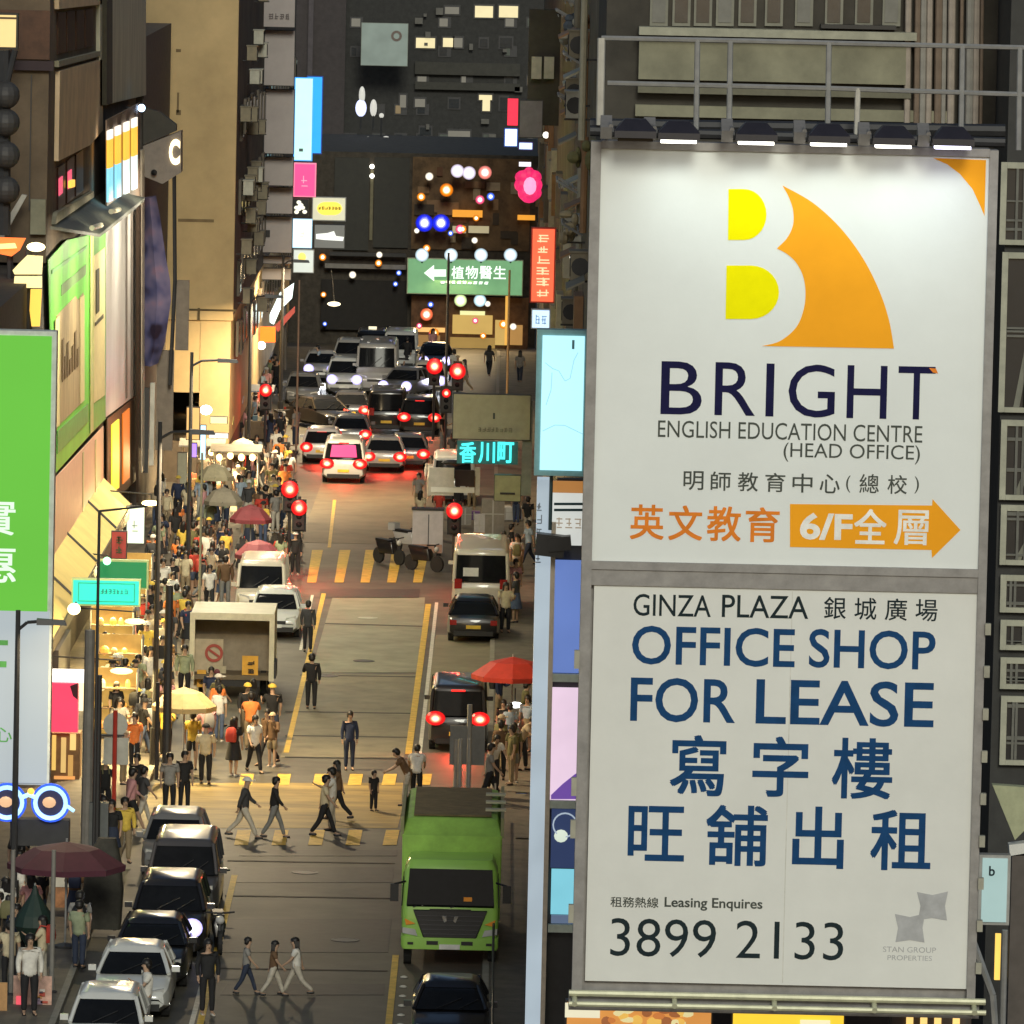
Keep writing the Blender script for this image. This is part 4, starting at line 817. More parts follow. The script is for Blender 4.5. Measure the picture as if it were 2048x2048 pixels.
# ------------------------------------------------------------------ left foreground signs
YG = 187
ps = thing('projecting_sign', 'large green over white projecting signboard with Chinese characters at the left edge', 'sign', onY(40, 1568, YG)); Ln = onY(40, 1568, YG)
X0, X1, Z0, Z1 = rect((-160, 660, 106, 1568), YG); zs = onY(50, 1222, YG).z
MB(Ln).box(X0, X1, YG, YG + .6, Z0, Z1).build('case', mat('pale_sign_frame', (.62, .68, .62), .5), ps)
MB(Ln).box(X0, X1 - .12, YG - .04, YG - .002, zs, Z1 - .12).build('green_face', emat('green_face', (.105, .45, .035), .78, var=.12, scale=.25), ps)
MB(Ln).box(X0, X1 - .06, YG - .04, YG - .002, Z0 + .05, zs - .004).build('white_face', emat('white_lit_face', (.40, .46, .49), .68, var=.06, scale=.3), ps)
wt = emat('char_white', (.62, .75, .62), .9)
text('實', ps, Ln, (-50, 996, 31, 1070), YG - .05, wt, .02); text('惠', ps, Ln, (-52, 1092, 32, 1165), YG - .05, wt, .02)
gt = mat('green_text', (.08, .35, .08), .5)
panel(ps, Ln, (-30, 1280, 16, 1290), YG - .05, gt, 'green_dash', .02); panel(ps, Ln, (-30, 1322, 13, 1334), YG - .05, gt, 'green_dash', .02)
text('心', ps, Ln, (-12, 1455, 24, 1484), YG - .05, gt, .01)
# spectacles neon
gs = thing('spectacles_sign', 'blue white neon spectacles sign over a dark box at the left edge', 'sign', onY(60, 1690, YG - 1)); Lg2 = onY(60, 1690, YG - 1)
neon = emat('blue_neon', (.42, .72, 1), 1.15, var=.05); neonb = emat('deep_blue_neon', (.02, .10, .85), .9)
for cx, cy in ((14, 1605), (101, 1606)):
    b = MB(Lg2); c0 = onY(cx, cy, YG - 1.1); b.lathe(c0, [(.33, -.04), (.43, -.06), (.43, .04), (.33, .06)], 24, 'Y', ring=True); b.build('neon_ring', neon, gs); MB(Lg2).lathe(c0, [(.27, .02), (.49, .02), (.49, .08), (.27, .08)], 24, 'Y', ring=True).build('blue_rim', neonb, gs)
    MB(Lg2).lathe(c0, [(.32, .0), (.32, .05), (.001, .05)], 24, 'Y').build('inner_disc', mat('navy_disc', (.03, .035, .12), .4), gs)
    MB(Lg2).sphere(c0 + Vector((-.03, -.06, .02)), (.17, .03, .14), 10, 6).build('warm_mark', emat('warm_mark', (.75, .45, .25), .8), gs)
MB(Lg2).path([onY(46, 1594, YG - 1.1), onY(57, 1589, YG - 1.1), onY(69, 1594, YG - 1.1)], .06).path([onY(134, 1612, YG - 1.1), onY(148, 1622, YG - 1.05)], .05).build('bridge', neon, gs)
X0, X1, Z0, Z1 = rect((20, 1640, 138, 1692), YG - .9); MB(Lg2).box(X0, X1, YG - .9, YG - .4, Z0, Z1).build('box', mat('dark_box', (.03, .03, .032), .6), gs)
MB(Lg2).sphere(onY(62, 1583, YG - 1.1), .09, 8, 6).build('amber_light', emat('amber_ball', (1, .5, .08), 1.2), gs)
X0, X1, Z0, Z1 = rect((-120, 1575, 30, 1600), YG - .8); MB(Lg2).box(X0, X1, YG - .8, YG - .5, Z0, Z1).build('backing', mat('deep_blue_back', (.02, .03, .10), .5), gs)

# awning and signs beneath
p = Vector((XW, 232, 4.6)); t = thing('shop_awning', 'long yellow fabric shop awning on the left pavement', 'awning', p)
b = MB(p); b.prism([(XW + .01, 204, 4.75), (XW + 1.15, 204, 3.7), (XW + 1.15, 204, 3.62), (XW + .01, 204, 4.6)], (0, 60, 0)); b.build('fabric', mat('awning_yellow', (.80, .62, .20), .7, var=.15, scale=.6), t)
b = MB(p); b.box(XW + 1.152, XW + 1.2, 204, 264, 3.35, 3.72)
b.build('valance', mat('awning_edge', (.09, .07, .04), .7), t)
b = MB(p)
for y in (206, 218, 230, 242, 254): b.tube((XW + .01, y, 4.78), (XW + 1.15, y, 3.74), .05)
b.build('strut', darkst, t)
t, L, q = lightbox('shop_sign', 'turquoise glowing signboard with small dark lettering on the left pavement', 'sign', (143, 1158, 281, 1212), 226, .3, emat('turq_face', (.02, .72, .50), 1.0, var=.05), mat('turq_frame', (.45, .55, .25), .5), .05)
X0, X1, Z0, Z1 = rect((156, 1166, 270, 1204), 225.95); fr = mat('turq_line', (.01, .42, .3), .5); b = MB(L)
for a in ((X0, X1, Z0, Z0 + .03), (X0, X1, Z1 - .03, Z1), (X0, X0 + .03, Z0 + .031, Z1 - .031), (X1 - .03, X1, Z0 + .031, Z1 - .031)): b.box(a[0], a[1], 225.93, 225.955, a[2], a[3])
b.build('border', fr, t); strokes(t, L, (192, 1176, 256, 1190), 225.94, mat('turq_ink', (.01, .25, .2), .5), 8, 1, 3, .22)
t, L, q = lightbox('shop_sign', 'dark green signboard with pale green rim behind the turquoise sign', 'sign', (196, 1120, 297, 1178), 240, .3, emat('dkgreen_face', (.01, .19, .06), .9), mat('palegreen_frame', (.5, .58, .28), .5), .06)
p = onY(214, 1122, 239); tag(MB(p).sphere(p, .13, 8, 6).stem(p, p + Vector((0, .6, 0)), .03).build('lamp', emat('green_lamp', (.3, 1, .55), 3)), 'small green lamp on the corner of the dark green signboard', 'lamp').location = p
p = onY(148, 1218, 224); tag(MB(p).sphere(p, (.2, .15, .18), 10, 6).stem(p, p + Vector((0, 1.0, .1)), .03).build('lamp', emat('warm_lamp', (1, .85, .45), 3)), 'glowing round lamp below the turquoise signboard', 'lamp').location = p
t, L, q = lightbox('shop_sign', 'tilted white lightbox with faint digit at the far end of the yellow awning', 'sign', (252, 1012, 290, 1088), 262, .2, emat('white_pl', (.85, .95, .7), .95), darkst, .03)
strokes(t, L, (262, 1030, 280, 1070), 261.93, mat('grey_ink', (.075, .085, .075), .5), 1, 1, 8, .1)
t, L, q = lightbox('shop_sign', 'red signboard with dark marks under the yellow awning', 'sign', (222, 1062, 254, 1118), 246, .2, mat('dull_red', (.36, .04, .04), .5), darkst, .03)
strokes(t, L, (228, 1070, 248, 1110), 245.93, mat('dark_text', (.06, .06, .03), .6), 1, 2, 19, .16)
t = thing('poster_box', 'glowing red poster lightbox with white top over a lit stall at the left', 'sign', onY(130, 1570, 214)); L = onY(130, 1570, 214)
panel(t, L, (98, 1338, 172, 1362), 214, emat('poster_white', (1, .95, .9), 1.3), 'white_top', .3); panel(t, L, (99, 1364, 157, 1462), 214, emat('poster_red', (.92, .05, .11), 1.0), 'red_face', .3)
panel(t, L, (159, 1364, 170, 1420), 214, emat('poster_yw', (1, .8, .45), 1.3), 'side_strip', .25); flat(t, L, [(140, 1372), (156, 1366), (156, 1400), (146, 1392)], 213.68, mat('poster_dark', (.08, .01, .02), .5), 'dark_mark')
MB(L).box(onY(99, 1500, 214).x, onY(160, 1500, 214).x, 214.01, 215, .13, onY(99, 1466, 214).z).build('stall', mat('stall_brown', (.22, .12, .05), .7, var=.4, scale=2), t)
for i, (x0, y0, x1, y1) in enumerate(((104, 1470, 112, 1540), (122, 1475, 132, 1545), (140, 1468, 152, 1500), (136, 1510, 146, 1560), (108, 1552, 150, 1566))): panel(t, L, (x0, y0, x1, y1), 214, emat('stall_glow_%d' % i, [(.8, .5, .12), (.7, .45, .15), (.9, .6, .2), (.55, .3, .08), (.8, .35, .1)][i], .8), 'lit_goods', .06)
tag(MB(Vector((-13.2, 219, 0))).box(-13.98, -12.7, 219, 225, .13, 3.3).build('kiosk', mat('shutter_grey', (.06, .05, .042), .7, stretch=(1, 1, 6))), 'dark shuttered kiosk under the turquoise signboard', 'kiosk').location = (-13.2, 219, 0)

for i, (x, y, Y, e_, lb_) in enumerate(((270, 1243, 238, 330, 'flat glowing yellow lamp over the crowd right of the turquoise sign'), (243, 1342, 218, 330, 'flat glowing yellow lamp over the crowd right of the red poster'), (302, 1006, 262, 170, 'yellow green lamp at the far end of the yellow awning'), (214, 1130, 243, 300, 'warm lamp tucked behind the dark green signboard'))):
    p = onY(x, y, Y); t = thing('shop_lamp', lb_, 'lamp', p); MB(p).sphere(p, (.34, .2, .1), 12, 6).build('shade', emat('shop_lamp_glow', (1, .78, .3), 2.2), t); MB(p).path([p, p + Vector((0, .1, .3)), Vector((XW - .0, Y + .3, p.z + .4))], .025).build('arm', darkst, t)
    arealight('lamp_light', t, (0, -.1, -.15), (.6, -1.5, -3) if i != 2 else (-1.2, -6, -.2), .7, e_, (1, .74, .3))
# ------------------------------------------------------------------ street lamps, poles, signals
def street_lamp(px, py, top, arm_px, label, on, Y=None, z=.13):
    p = G(px, py, z); h = onY(px, top, p.y).z - p.z
    t = thing('street_lamp', label, 'street lamp', p, group='street lamps on the left kerb')
    a = (onY(arm_px, top, p.y).x - p.x)
    MB().tube((0, 0, 0), (0, 0, 1.1), .14, .13).tube((0, 0, 1.1), (0, 0, h + .25), .085, .06).build('pole', darkst, t)
    MB().path([(0, 0, h - .25), (a * .3, 0, h - .05), (a, 0, h)], .045).build('arm', darkst, t)
    MB().loft([[(a - .3, -.15, h - .1), (a + .45, -.1, h - .1), (a + .45, .1, h - .1), (a - .3, .15, h - .1)], [(a - .3, -.12, h + .05), (a + .4, -.06, h + .02), (a + .4, .06, h + .02), (a - .3, .12, h + .05)]]).build('head', darkst, t)
    if on: arealight('lamp_light', t, (a + .1, 0, h - .16), (a + 1.6, 0, 0), .5, on, (1, .77, .45))
    return t
street_lamp(26, 1848, 1240, 98, 'black street lamp in front of the large green and white signboard', 160)
street_lamp(308, 1530, 860, 400, 'pale thin street lamp standing by the crossing end of the left pavement', 1900)
street_lamp(375, 1180, 718, 452, 'street lamp in front of the tan tower beyond the open truck', 800)
street_lamp(495, 985, 590, 545, 'distant street lamp among the crowd far up the left pavement', 2000)
street_lamp(560, 850, 520, 600, 'farthest street lamp near the white signboards', 1900)
def pole(px, py, top, r, label, m, h2=None):
    p = G(px, py, .13); h = onY(px, top, p.y).z - p.z
    t = thing('street_pole', label, 'pole', p); MB().tube((0, 0, 0), (0, 0, h), r, r * .85, 10).build('shaft', m, t)
    MB().lathe((0, 0, 0), [(r * 2.2, 0), (r * 2.2, .03), (r * 1.3, .06)], 10).build('base', darkst, t)
    return t, p, h
t, p, h = pole(186, 1760, 1022, .045, 'thin black pole with a slanted cable in front of the turquoise signboard', darkst)
MB().path([(0, 0, h), (1.2, .4, h + .12)], .03).build('stay', darkst, t)
t, p, h = pole(172, 1735, 1260, .16, 'thick grey steel pole beside the red poster lightbox', mat('grey_pole', (.20, .19, .175), .5))
t, p, h = pole(192, 1740, 1350, .09, 'slimmer dark steel pole just right of the thick grey pole', darkst)
t, p, h = pole(332, 1560, 1170, .13, 'dark twin pole at the corner of the crossing below the tan parasol', darkst); MB().tube((-.28, 0, 0), (-.28, 0, h * .5), .06).build('guard', darkst, t)
t, p, h = pole(396, 1360, 905, .045, 'thin pale pole rising from the crowd left of the open truck', mat('olive_pole', (.22, .21, .15), .6))
t, p, h = pole(592, 905, 560, .05, 'thin brown pole at the left of the queueing traffic', mat('brown_pole', (.25, .16, .11), .6))
t, p, h = pole(890, 860, 505, .07, 'thin dark pole in the road under the green sign', darkst)
t, p, h = pole(1013, 830, 540, .06, 'slim amber lit pole on the right before the street end', mat('amber_pole', (.35, .22, .1), .6))
for x, s in ((918, 'left'), (936, 'right')): pole(x, 1602, 1478, .07, s + ' of the two grey posts behind the green truck', steel)
p = G(226, 1700, .13); t = thing('road_sign', 'back of a pale road sign pair on a red pole by the crossing', 'road sign', p); zz = lambda y: onY(226, y, p.y).z
MB(p).tube(p, (p.x, p.y, zz(1420)), .06).build('pole', mat('red_pole', (.45, .035, .02), .5), t)
MB(p).lathe((p.x, p.y + .09, zz(1450)), [(.33, -.015), (.33, .015)], 20, 'Y').build('disc', mat('sign_back', (.45, .44, .38), .5), t)
MB(p).box(p.x - .3, p.x + .36, p.y + .075, p.y + .1, zz(1530), zz(1476)).build('plate', mat('sign_back', (.45, .44, .38), .5), t)
MB(p).cbox((p.x - .1, p.y + .02, zz(1471)), .7, .05, .05).build('bracket', darkst, t)
t = tag(MB(G(195, 1740, .13)).cbox(G(195, 1740, .13) + Vector((0, .3, .9)), .5, .4, 1.7).build('signal_cabinet', mat('cabinet_grey', (.11, .12, .12), .5)), 'grey steel signal cabinet behind the thick grey pole', 'cabinet'); t.location = G(195, 1740, .13)
redlamp = halo_lampmat('red_signal_lamp', (1, .012, .014), (1, .6, .3), 3.0, .2); redl = emat('red_signal', (1, .012, .014), 1.25, var=.02, light=False); redg = emat('red_hot', (1, .45, .25), 3.5)
def signal(px, py, ptop, label, r=.14, base=None, glow=60):
    p = G(px, base or py + 160, .13); z = onY(px, py, p.y).z - p.z
    t = thing('traffic_light', label, 'traffic light', p, group='red traffic lights')
    MB().tube((0, .12, 0), (0, .12, z + .4), .06).build('pole', darkst, t)
    MB().cbox((0, 0, z - .3), .36, .2, 1.05).cbox((0, .06, z - .3), .52, .02, 1.2).build('head', black, t)
    MB().sphere((0, -.13, z), (r * 1.1, .08, r * 1.1), 16, 8).build('red_lens', redlamp, t)
    for q in (.32, .62): MB().sphere((0, -.1, z - q), (.11, .04, .11), 10, 6).build('dark_lens', glass, t)
    if glow: arealight('signal_glow', t, (0, -.3, z), (.3, -3, z - 1.5), .25, glow, (1, .05, .03))
signal(577, 978, 0, 'dazzling red traffic light at the left kerb, higher of the close pair', .3, 1130, 90)
signal(596, 1015, 0, 'red traffic light at the left kerb, lower of the close pair', .27, 1150, 70)
signal(906, 1021, 0, 'red traffic light at the right kerb beside the white cabinet', .28, 1160, 35)
signal(529, 780, 0, 'small red traffic light far up the left pavement', .26, 915, 30)
signal(866, 732, 0, 'left one of the two red traffic lights over the far traffic', .34, 880, 30)
signal(912, 742, 0, 'right one of the two red traffic lights over the far traffic', .34, 890, 30)
signal(890, 786, 0, 'lowest small red traffic light above the tan signboard corner', .18, 910, 0)
# back of the signal boards behind the truck
p = G(936, 1590, .13); t = thing('traffic_light', 'grey back of a traffic light board standing before the dark van', 'traffic light', p)
MB(p).box(p.x - .55, p.x + .45, p.y, p.y + .06, onY(936, 1530, p.y).z, onY(936, 1452, p.y).z).build('backboard', mat('board_grey', (.16, .165, .16), .5), t)
MB(p).tube(p, p + Vector((0, 0, 2.6)), .07).tube(p + Vector((-.35, 0, 0)), p + Vector((-.35, 0, 1.6)), .08).build('pole', steel, t)

# ------------------------------------------------------------------ vehicles
def rrect(x0, x1, y0, y1, r, z, n=3):
    pts = []
    for cx, cy, a0 in ((x1 - r, y1 - r, 0), (x0 + r, y1 - r, 90), (x0 + r, y0 + r, 180), (x1 - r, y0 + r, 270)):
        for i in range(n + 1):
            a = math.radians(a0 + 90 * i / n); pts.append((cx + r * math.cos(a), cy + r * math.sin(a), z))
    return pts
KIND = {  # L, half width, belt z, roof z, hood z, base front/rear, top front/rear, roof half width
    'sedan': (4.5, .89, .95, 1.44, .84, -1.05, 1.75, -.3, 1.05, .60),
    'hatch': (4.0, .86, .95, 1.50, .88, -1.0, 1.9, -.35, 1.55, .62),
    'suv': (4.6, .93, 1.08, 1.72, 1.0, -1.05, 2.2, -.45, 1.85, .68),
    'mpv': (4.8, .92, 1.08, 1.85, .98, -1.65, 2.3, -.95, 2.1, .72),
    'van': (4.8, .88, 1.12, 1.98, 1.0, -2.1, 2.34, -1.55, 2.22, .76),
    'minibus': (6.6, 1.02, 1.45, 2.55, 1.2, -3.2, 3.24, -2.95, 3.15, .90)}
tail_off = mat('tail_lens', (.3, .015, .012), .2); head_off = mat('head_lens', (.5, .5, .48), .1)
plate_w = mat('plate_white', (.7, .7, .66), .4); plate_y = mat('plate_yellow', (.75, .5, .05), .4)
brake = emat('brake_light', (1, .02, .016), 1.4, var=.02); brakec = emat('brake_core', (1, .4, .15), 4); headon = emat('headlight', (.95, .95, 1), 16)
def wheels(t, L, hw, r, fx, rx, rim=None):
    for x in (-1, 1):
        for y in (fx, rx):
            w = MB().lathe((x * (hw - .12), y, r), [(r * .6, -.1), (r, -.09), (r, .09), (r * .6, .1)], 14, 'X').build('wheel', rubber, t)
            MB().lathe((x * (hw - .1), y, r), [(r * .6, -.07), (r * .58, .085), (.05, .09)], 10, 'X').build('rim', rim or chrome, w)
def car(kind, px, py, paint, label, away=False, braking=False, lights=False, cat='car', name='parked_car', group=None, rz=0, taxi=False, z=0.0, curtain=None, pink=False):
    L, hw, zb, zr, zh, yfb, yrb, yft, yrt, rw = KIND[kind]
    g = G(px, py, 0); t = thing(name, label, cat, (g.x, g.y + L / 2, z), (math.pi if away else 0) + rz, group)
    van = kind in ('van', 'minibus'); f0 = -L / 2
    def ring(y, z0, z1, w): 
        h = [(0, z0), (.78 * w, z0), (w, z0 + .14), (1.0 * w, z0 * .45 + z1 * .55), (.965 * w, z1 - .06), (.86 * w, z1), (0, z1 + .015)]
        return [(x, y, zz_) for x, zz_ in h] + [(-x, y, zz_) for x, zz_ in h[-2:0:-1]]
    yr = L / 2; rh = zb - .02 if kind != 'sedan' else zb - .04
    st = [(f0, .38, .62 * zh + .05, hw * .72), (f0 + .06, .26, .80 * zh, hw * .86), (f0 + .3, .2, .93 * zh, hw * .97), (min(yfb, f0 + 1.2) , .19, zh + .04 if not van else zb - .05, hw), (yfb + .35, .19, zb, hw), (yr - 1, .19, zb, hw), (yr - .35, .2, rh, hw * .98), (yr - .06, .26, rh - .06, hw * .9), (yr, .36, rh - .2, hw * .8)]
    MB().loft([ring(*s) for s in st]).build('body', paint, t, True)
    def lv(s, gr=0.0):
        c = 1 - (1 - s) ** 1.25 if s < 1 else 1
        x = hw * .93 + (rw - hw * .93) * s ** 1.15; return rrect(-x - gr, x + gr, yfb + (yft - yfb) * s - gr, yrb + (yrt - yrb) * s + gr, .14, zb - .02 + (zr - zb) * s)
    MB().loft([lv(s) for s in (0, .3, .6, .85)]).build('windows', glass, t, True)
    top = MB().loft([lv(.84, .012), lv(.93, .014), [(a * .96, b_ * .985, zr - .005) for a, b_, c in lv(1)], [(a * .8, b_ * .9, zr + .03) for a, b_, c in lv(1)]]).build('roof', paint, t, True)
    def crn(s, sx, sy): 
        x = hw * .93 + (rw - hw * .93) * s ** 1.15; y = (yfb + (yft - yfb) * s + .06) if sy < 0 else (yrb + (yrt - yrb) * s - .06); return (sx * (x - .01), y, zb - .02 + (zr - zb) * s)
    def sid(s, sx, y): x = hw * .93 + (rw - hw * .93) * s ** 1.15; return (sx * x, y, zb - .02 + (zr - zb) * s)
    for sx in (-1, 1):
        for sy in (-1, 1): MB().path([crn(0, sx, sy), crn(.45, sx, sy), crn(.9, sx, sy)], .055 if not van else .075).build('pillar', paint, t, True)
        for yy in ((yft + yrt) / 2 - .1,) + (((yft + yrt) / 2 + .95,) if kind != 'hatch' else ()): MB().path([sid(0, sx, yy), sid(.45, sx, yy), sid(.9, sx, yy)], .04).build('pillar', paint, t, True)
    MB().cbox((0, f0 + .03, .33), hw * 1.5, .1, .16).cbox((0, f0 + .03, .62 * zh + .02), hw * .9, .09, .12).build('grille', black, t)
    MB().cbox((0, yr - .04, .34), hw * 1.5, .12, .16).build('rear_bumper', black, t)
    for sx in (-1, 1):
        MB().loft([[(sx * hw * .42, f0 + .015, .70 * zh), (sx * hw * .84, f0 + .13, .74 * zh), (sx * hw * .84, f0 + .13, .89 * zh), (sx * hw * .46, f0 + .02, .82 * zh)], [(sx * hw * .42, f0 + .2, .70 * zh), (sx * hw * .87, f0 + .4, .74 * zh), (sx * hw * .85, f0 + .4, .90 * zh), (sx * hw * .46, f0 + .3, .85 * zh)]]).build('headlight', headon if lights else head_off, t)
        if lights: MB().sphere((sx * hw * .66, f0 - .02, .82 * zh), (.26, .08, .24), 12, 8).build('headlight_lens', halo_lampmat('headlamp', (.5, .45, 1), (1, 1, 1), 5, .25), t)
        zt_ = rh - .2 if not van else zb - .1
        MB().cbox((sx * hw * .78, yr - .06, zt_), hw * .26, .13, .17 if not van else .34).build('taillight', tail_off, t) if not braking else MB().sphere((sx * hw * .76, yr - .0, zt_), (hw * .34, .12, .22), 14, 8).build('taillight', redlamp, t)  # oversized braking lens takes in the painted glare halo
        MB().cbox((sx * (hw + .08), yfb + .35, zb + .06), .18, .1, .13).build('mirror', paint, t)
    MB().cbox((0, f0 - .01, .45), .5, .03, .12).build('front_plate', plate_w, t); MB().cbox((0, yr + .01, .56), .5, .03, .12).build('rear_plate', plate_y, t)
    MB().tube((-.3, yfb - .02, zb + .01), (.25, yfb + (yft - yfb) * .45 - .03, zb + (zr - zb) * .42), .012).tube((.2, yfb - .02, zb + .01), (.62, yfb + (yft - yfb) * .4 - .03, zb + (zr - zb) * .38), .012).build('wiper', black, t)
    wheels(t, L, hw, .32 if kind != 'minibus' else .38, f0 + .85, yr - .85)
    if braking: MB().cbox((0, yrt + .04, zr - .13), .42, .05, .05).build('brake_bar', brake, t); arealight('brake_glow', t, (0, yr + .15, .8), (0, yr + 3, .2), .6, 55, (1, .06, .03))
    if lights: arealight('beam', t, (0, f0 - .25, .7), (0, f0 - 8, .1), .5, 90, (.9, .93, 1))
    if taxi: MB().cbox((0, (yft + yrt) / 2 - .3, zr + .1), .42, .16, .13).build('roof_sign', emat('taxi_sign', (1, .9, .6), .9), t)
    if curtain: MB().cbox((rw * .4, yrt + .25, zb + (zr - zb) * .3), rw * .6, .02, .3).build('window_notice', curtain, t)
    if pink: MB().loft([[(-hw * .62, yrb + .02, zb + .06), (hw * .62, yrb + .02, zb + .06), (hw * .55, yrt + .12, zr - .2), (-hw * .55, yrt + .12, zr - .2)], [(-hw * .62, yrb + .05, zb + .06), (hw * .62, yrb + .05, zb + .06), (hw * .55, yrt + .15, zr - .2), (-hw * .55, yrt + .15, zr - .2)]]).build('painted_window_reflection', emat('pink_neon_reflection', (.8, .01, .2), .8), t)  # pink glowing panel paints a neon reflection onto the rear glass
    return t
def paint(n, c, r=.28): return mat('paint_' + n, c, r, var=.05, scale=2, coat=.5)
pw = paint('white', (.62, .63, .60)); pk = paint('black', (.012, .012, .014)); pg = paint('graphite', (.05, .05, .055)); pgr = paint('grey', (.16, .16, .16)); psil = paint('silver', (.38, .37, .35)); pcr = paint('cream', (.60, .55, .45))
car('hatch', 205, 2145, pw, 'white hatchback cut off by the bottom edge, nearest in the left row')
car('sedan', 260, 2043, pw, 'white saloon car parked behind the nearest white hatchback')
car('sedan', 297, 1982, pk, 'black saloon car between the white saloon and a dark four by four')
car('suv', 332, 1922, pk, 'black four by four in the left row with dazzling headlights on', lights=True)
car('mpv', 362, 1841, pg, 'dark grey people carrier parked at the left end of the crossing')
car('hatch', 345, 1760, pgr, 'grey hatchback farthest in the left row, half behind the dark people carrier')
car('sedan', 898, 2118, pk, 'black saloon car at the bottom edge in front of the green truck')
car('sedan', 946, 1287, pk, 'black saloon car with yellow plate parked behind the white minibus', away=True)
car('minibus', 960, 1245, pcr, 'cream minibus with wide dark rear window on the right kerb', away=True, cat='minibus', name='minibus', curtain=plate_w)
car('van', 914, 1505, pk, 'black van with two red brake lights stopped at the right kerb', away=True, braking=True, cat='van', name='van')
car('van', 520, 1240, pcr, 'cream van facing down the street beyond the open truck', cat='van', name='van', lights=False)
car('hatch', 548, 1278, pw, 'white hatchback between the cream van and the open truck')
car('mpv', 686, 968, pw, 'white car with pink neon reflection painted in rear window braking at the stop line', away=True, braking=True, name='car', pink=True)
car('sedan', 768, 946, psil, 'silver saloon car with blazing brake lights at the head of the queue', away=True, braking=True, name='car')
car('sedan', 815, 940, pgr, 'grey saloon car braking on the right of the silver one', away=True, braking=True, name='car')
car('hatch', 642, 928, pw, 'small white hatchback braking left behind the pink windowed car', away=True, braking=True, name='car')
car('van', 772, 868, pk, 'dark van high in the middle of the queueing traffic', away=True, cat='van', name='van')
car('sedan', 640, 862, pk, 'black saloon car angled at the left of the queueing traffic', lights=False, name='car', rz=.5)
car('minibus', 752, 792, psil, 'silver bus facing down the street behind the dark van', cat='minibus', name='minibus', lights=False)
car('suv', 688, 792, pw, 'white car with dazzling headlights left of the silver bus', name='car', lights=True)
car('sedan', 812, 800, pgr, 'grey car with headlights on right of the silver bus', name='car', lights=True, rz=-.25)
car('mpv', 742, 737, pk, 'dark car with amber roof light farthest up the street', name='car', taxi=True)
car('van', 905, 1010, pw, 'white van with dark window parked under the teal neon', away=True, cat='van', name='van')
car('suv', 700, 752, psil, 'silver car side by side with the farthest dark car', name='car')
car('hatch', 604, 815, pgr, 'grey hatchback behind the angled black saloon at the left of the queue', name='car')
car('sedan', 700, 850, pg, 'graphite saloon left of the dark van in the queue', away=True, braking=True, name='car')
car('suv', 838, 872, pk, 'black four by four with brake lights right of the dark van', away=True, braking=True, name='car')
car('sedan', 700, 900, pgr, 'grey saloon just ahead of the pink windowed car', away=True, braking=True, name='car')
car('hatch', 858, 790, pcr, 'cream hatchback with headlights under the red signals', lights=True, name='car')
car('sedan', 640, 765, psil, 'silver saloon with headlights left of the white car', lights=True, name='car')
car('van', 800, 742, pw, 'white van beside the farthest dark car', name='van', cat='van')
car('sedan', 870, 748, pk, 'black saloon with headlights rightmost of the farthest traffic', lights=True, name='car')
# headlight glare between parked cars: a motorcycle
def motorcycle(px, py, rz, label, m, lit=False, box=False):
    g = G(px, py, 0); t = thing('motorcycle', label, 'motorcycle', g, rz)
    for y in (-.62, .62): 
        w = MB().lathe((0, y, .3), [(.2, -.05), (.3, -.05), (.3, .05), (.2, .05)], 14, 'X').build('wheel', rubber, t); MB().lathe((0, y, .3), [(.19, -.03), (.19, .03), (.04, .05)], 10, 'X').build('rim', chrome, w)
    MB().loft([rrect(-.12, .12, -.35, .5, .05, .4), rrect(-.17, .17, -.32, .6, .06, .7), rrect(-.12, .12, -.25, .7, .05, .85)]).build('body', m, t, True)
    MB().cbox((0, .3, .88), .28, .75, .1, rx=.05).build('seat', black, t)
    MB().path([(-.36, -.4, 1.02), (0, -.5, 1.0), (.36, -.4, 1.02)], .025).path([(0, -.5, 1.0), (0, -.62, .3)], .045).build('handlebar', darkst, t)
    MB().sphere((0, -.58, .85), (.27, .08, .25) if lit else (.11, .08, .11), 14, 8).build('headlight', halo_lampmat('bike_lamp', (.55, .5, 1), (1, 1, 1), 6, .35) if lit else head_off, t)
    if box: MB().cbox((0, .72, 1.02), .34, .32, .28).build('luggage_box', m, t)
    if lit: arealight('beam', t, (0, -.85, .85), (0, -6, 0), .3, 50, (.85, .85, 1))
motorcycle(436, 1902, .1, 'black motorcycle standing beside the black four by four', pk)
motorcycle(778, 1128, .7, 'black motorcycle leaning nearest the far yellow stripes', pk)
motorcycle(816, 1108, .9, 'grey motorcycle with grey box beside the lavender cabinet', paint('mwhite', (.4, .4, .4)), box=True)
motorcycle(848, 1142, .9, 'black motorcycle parked in front of the cream minibus', pk)
motorcycle(428, 1815, .1, 'black motorcycle beside the dark people carrier', pk)
motorcycle(560, 862, .3, 'dark blue scooter at the far left pavement edge', paint('blue', (.03, .05, .12)))

# green truck
g = G(898, 1938); gt_ = thing('truck', 'bright green box truck facing down the street in the right lane', 'truck', g)
lime = paint('lime', (.31, .58, .10), .35)
MB().loft([rrect(-1.12, 1.12, .0, 1.75, .12, .62), rrect(-1.17, 1.17, -.02, 1.8, .14, 1.0), rrect(-1.17, 1.17, .04, 1.8, .16, 1.5), rrect(-1.13, 1.13, .14, 1.8, .18, 2.3), rrect(-1.08, 1.08, .18, 1.78, .2, 2.48), rrect(-1.0, 1.0, .3, 1.75, .2, 2.62)]).build('cab', lime, gt_, True)
MB().loft([[(x * 1.05, .035 + .0, 1.5) for x in (-1, 1)] + [(.99, .13, 2.42), (-.99, .13, 2.42)], [(x * 1.06, -.03, 1.56) for x in (-1, 1)] + [(1.0, .10, 2.42), (-1.0, .10, 2.42)]]).build('windscreen', glass, gt_)
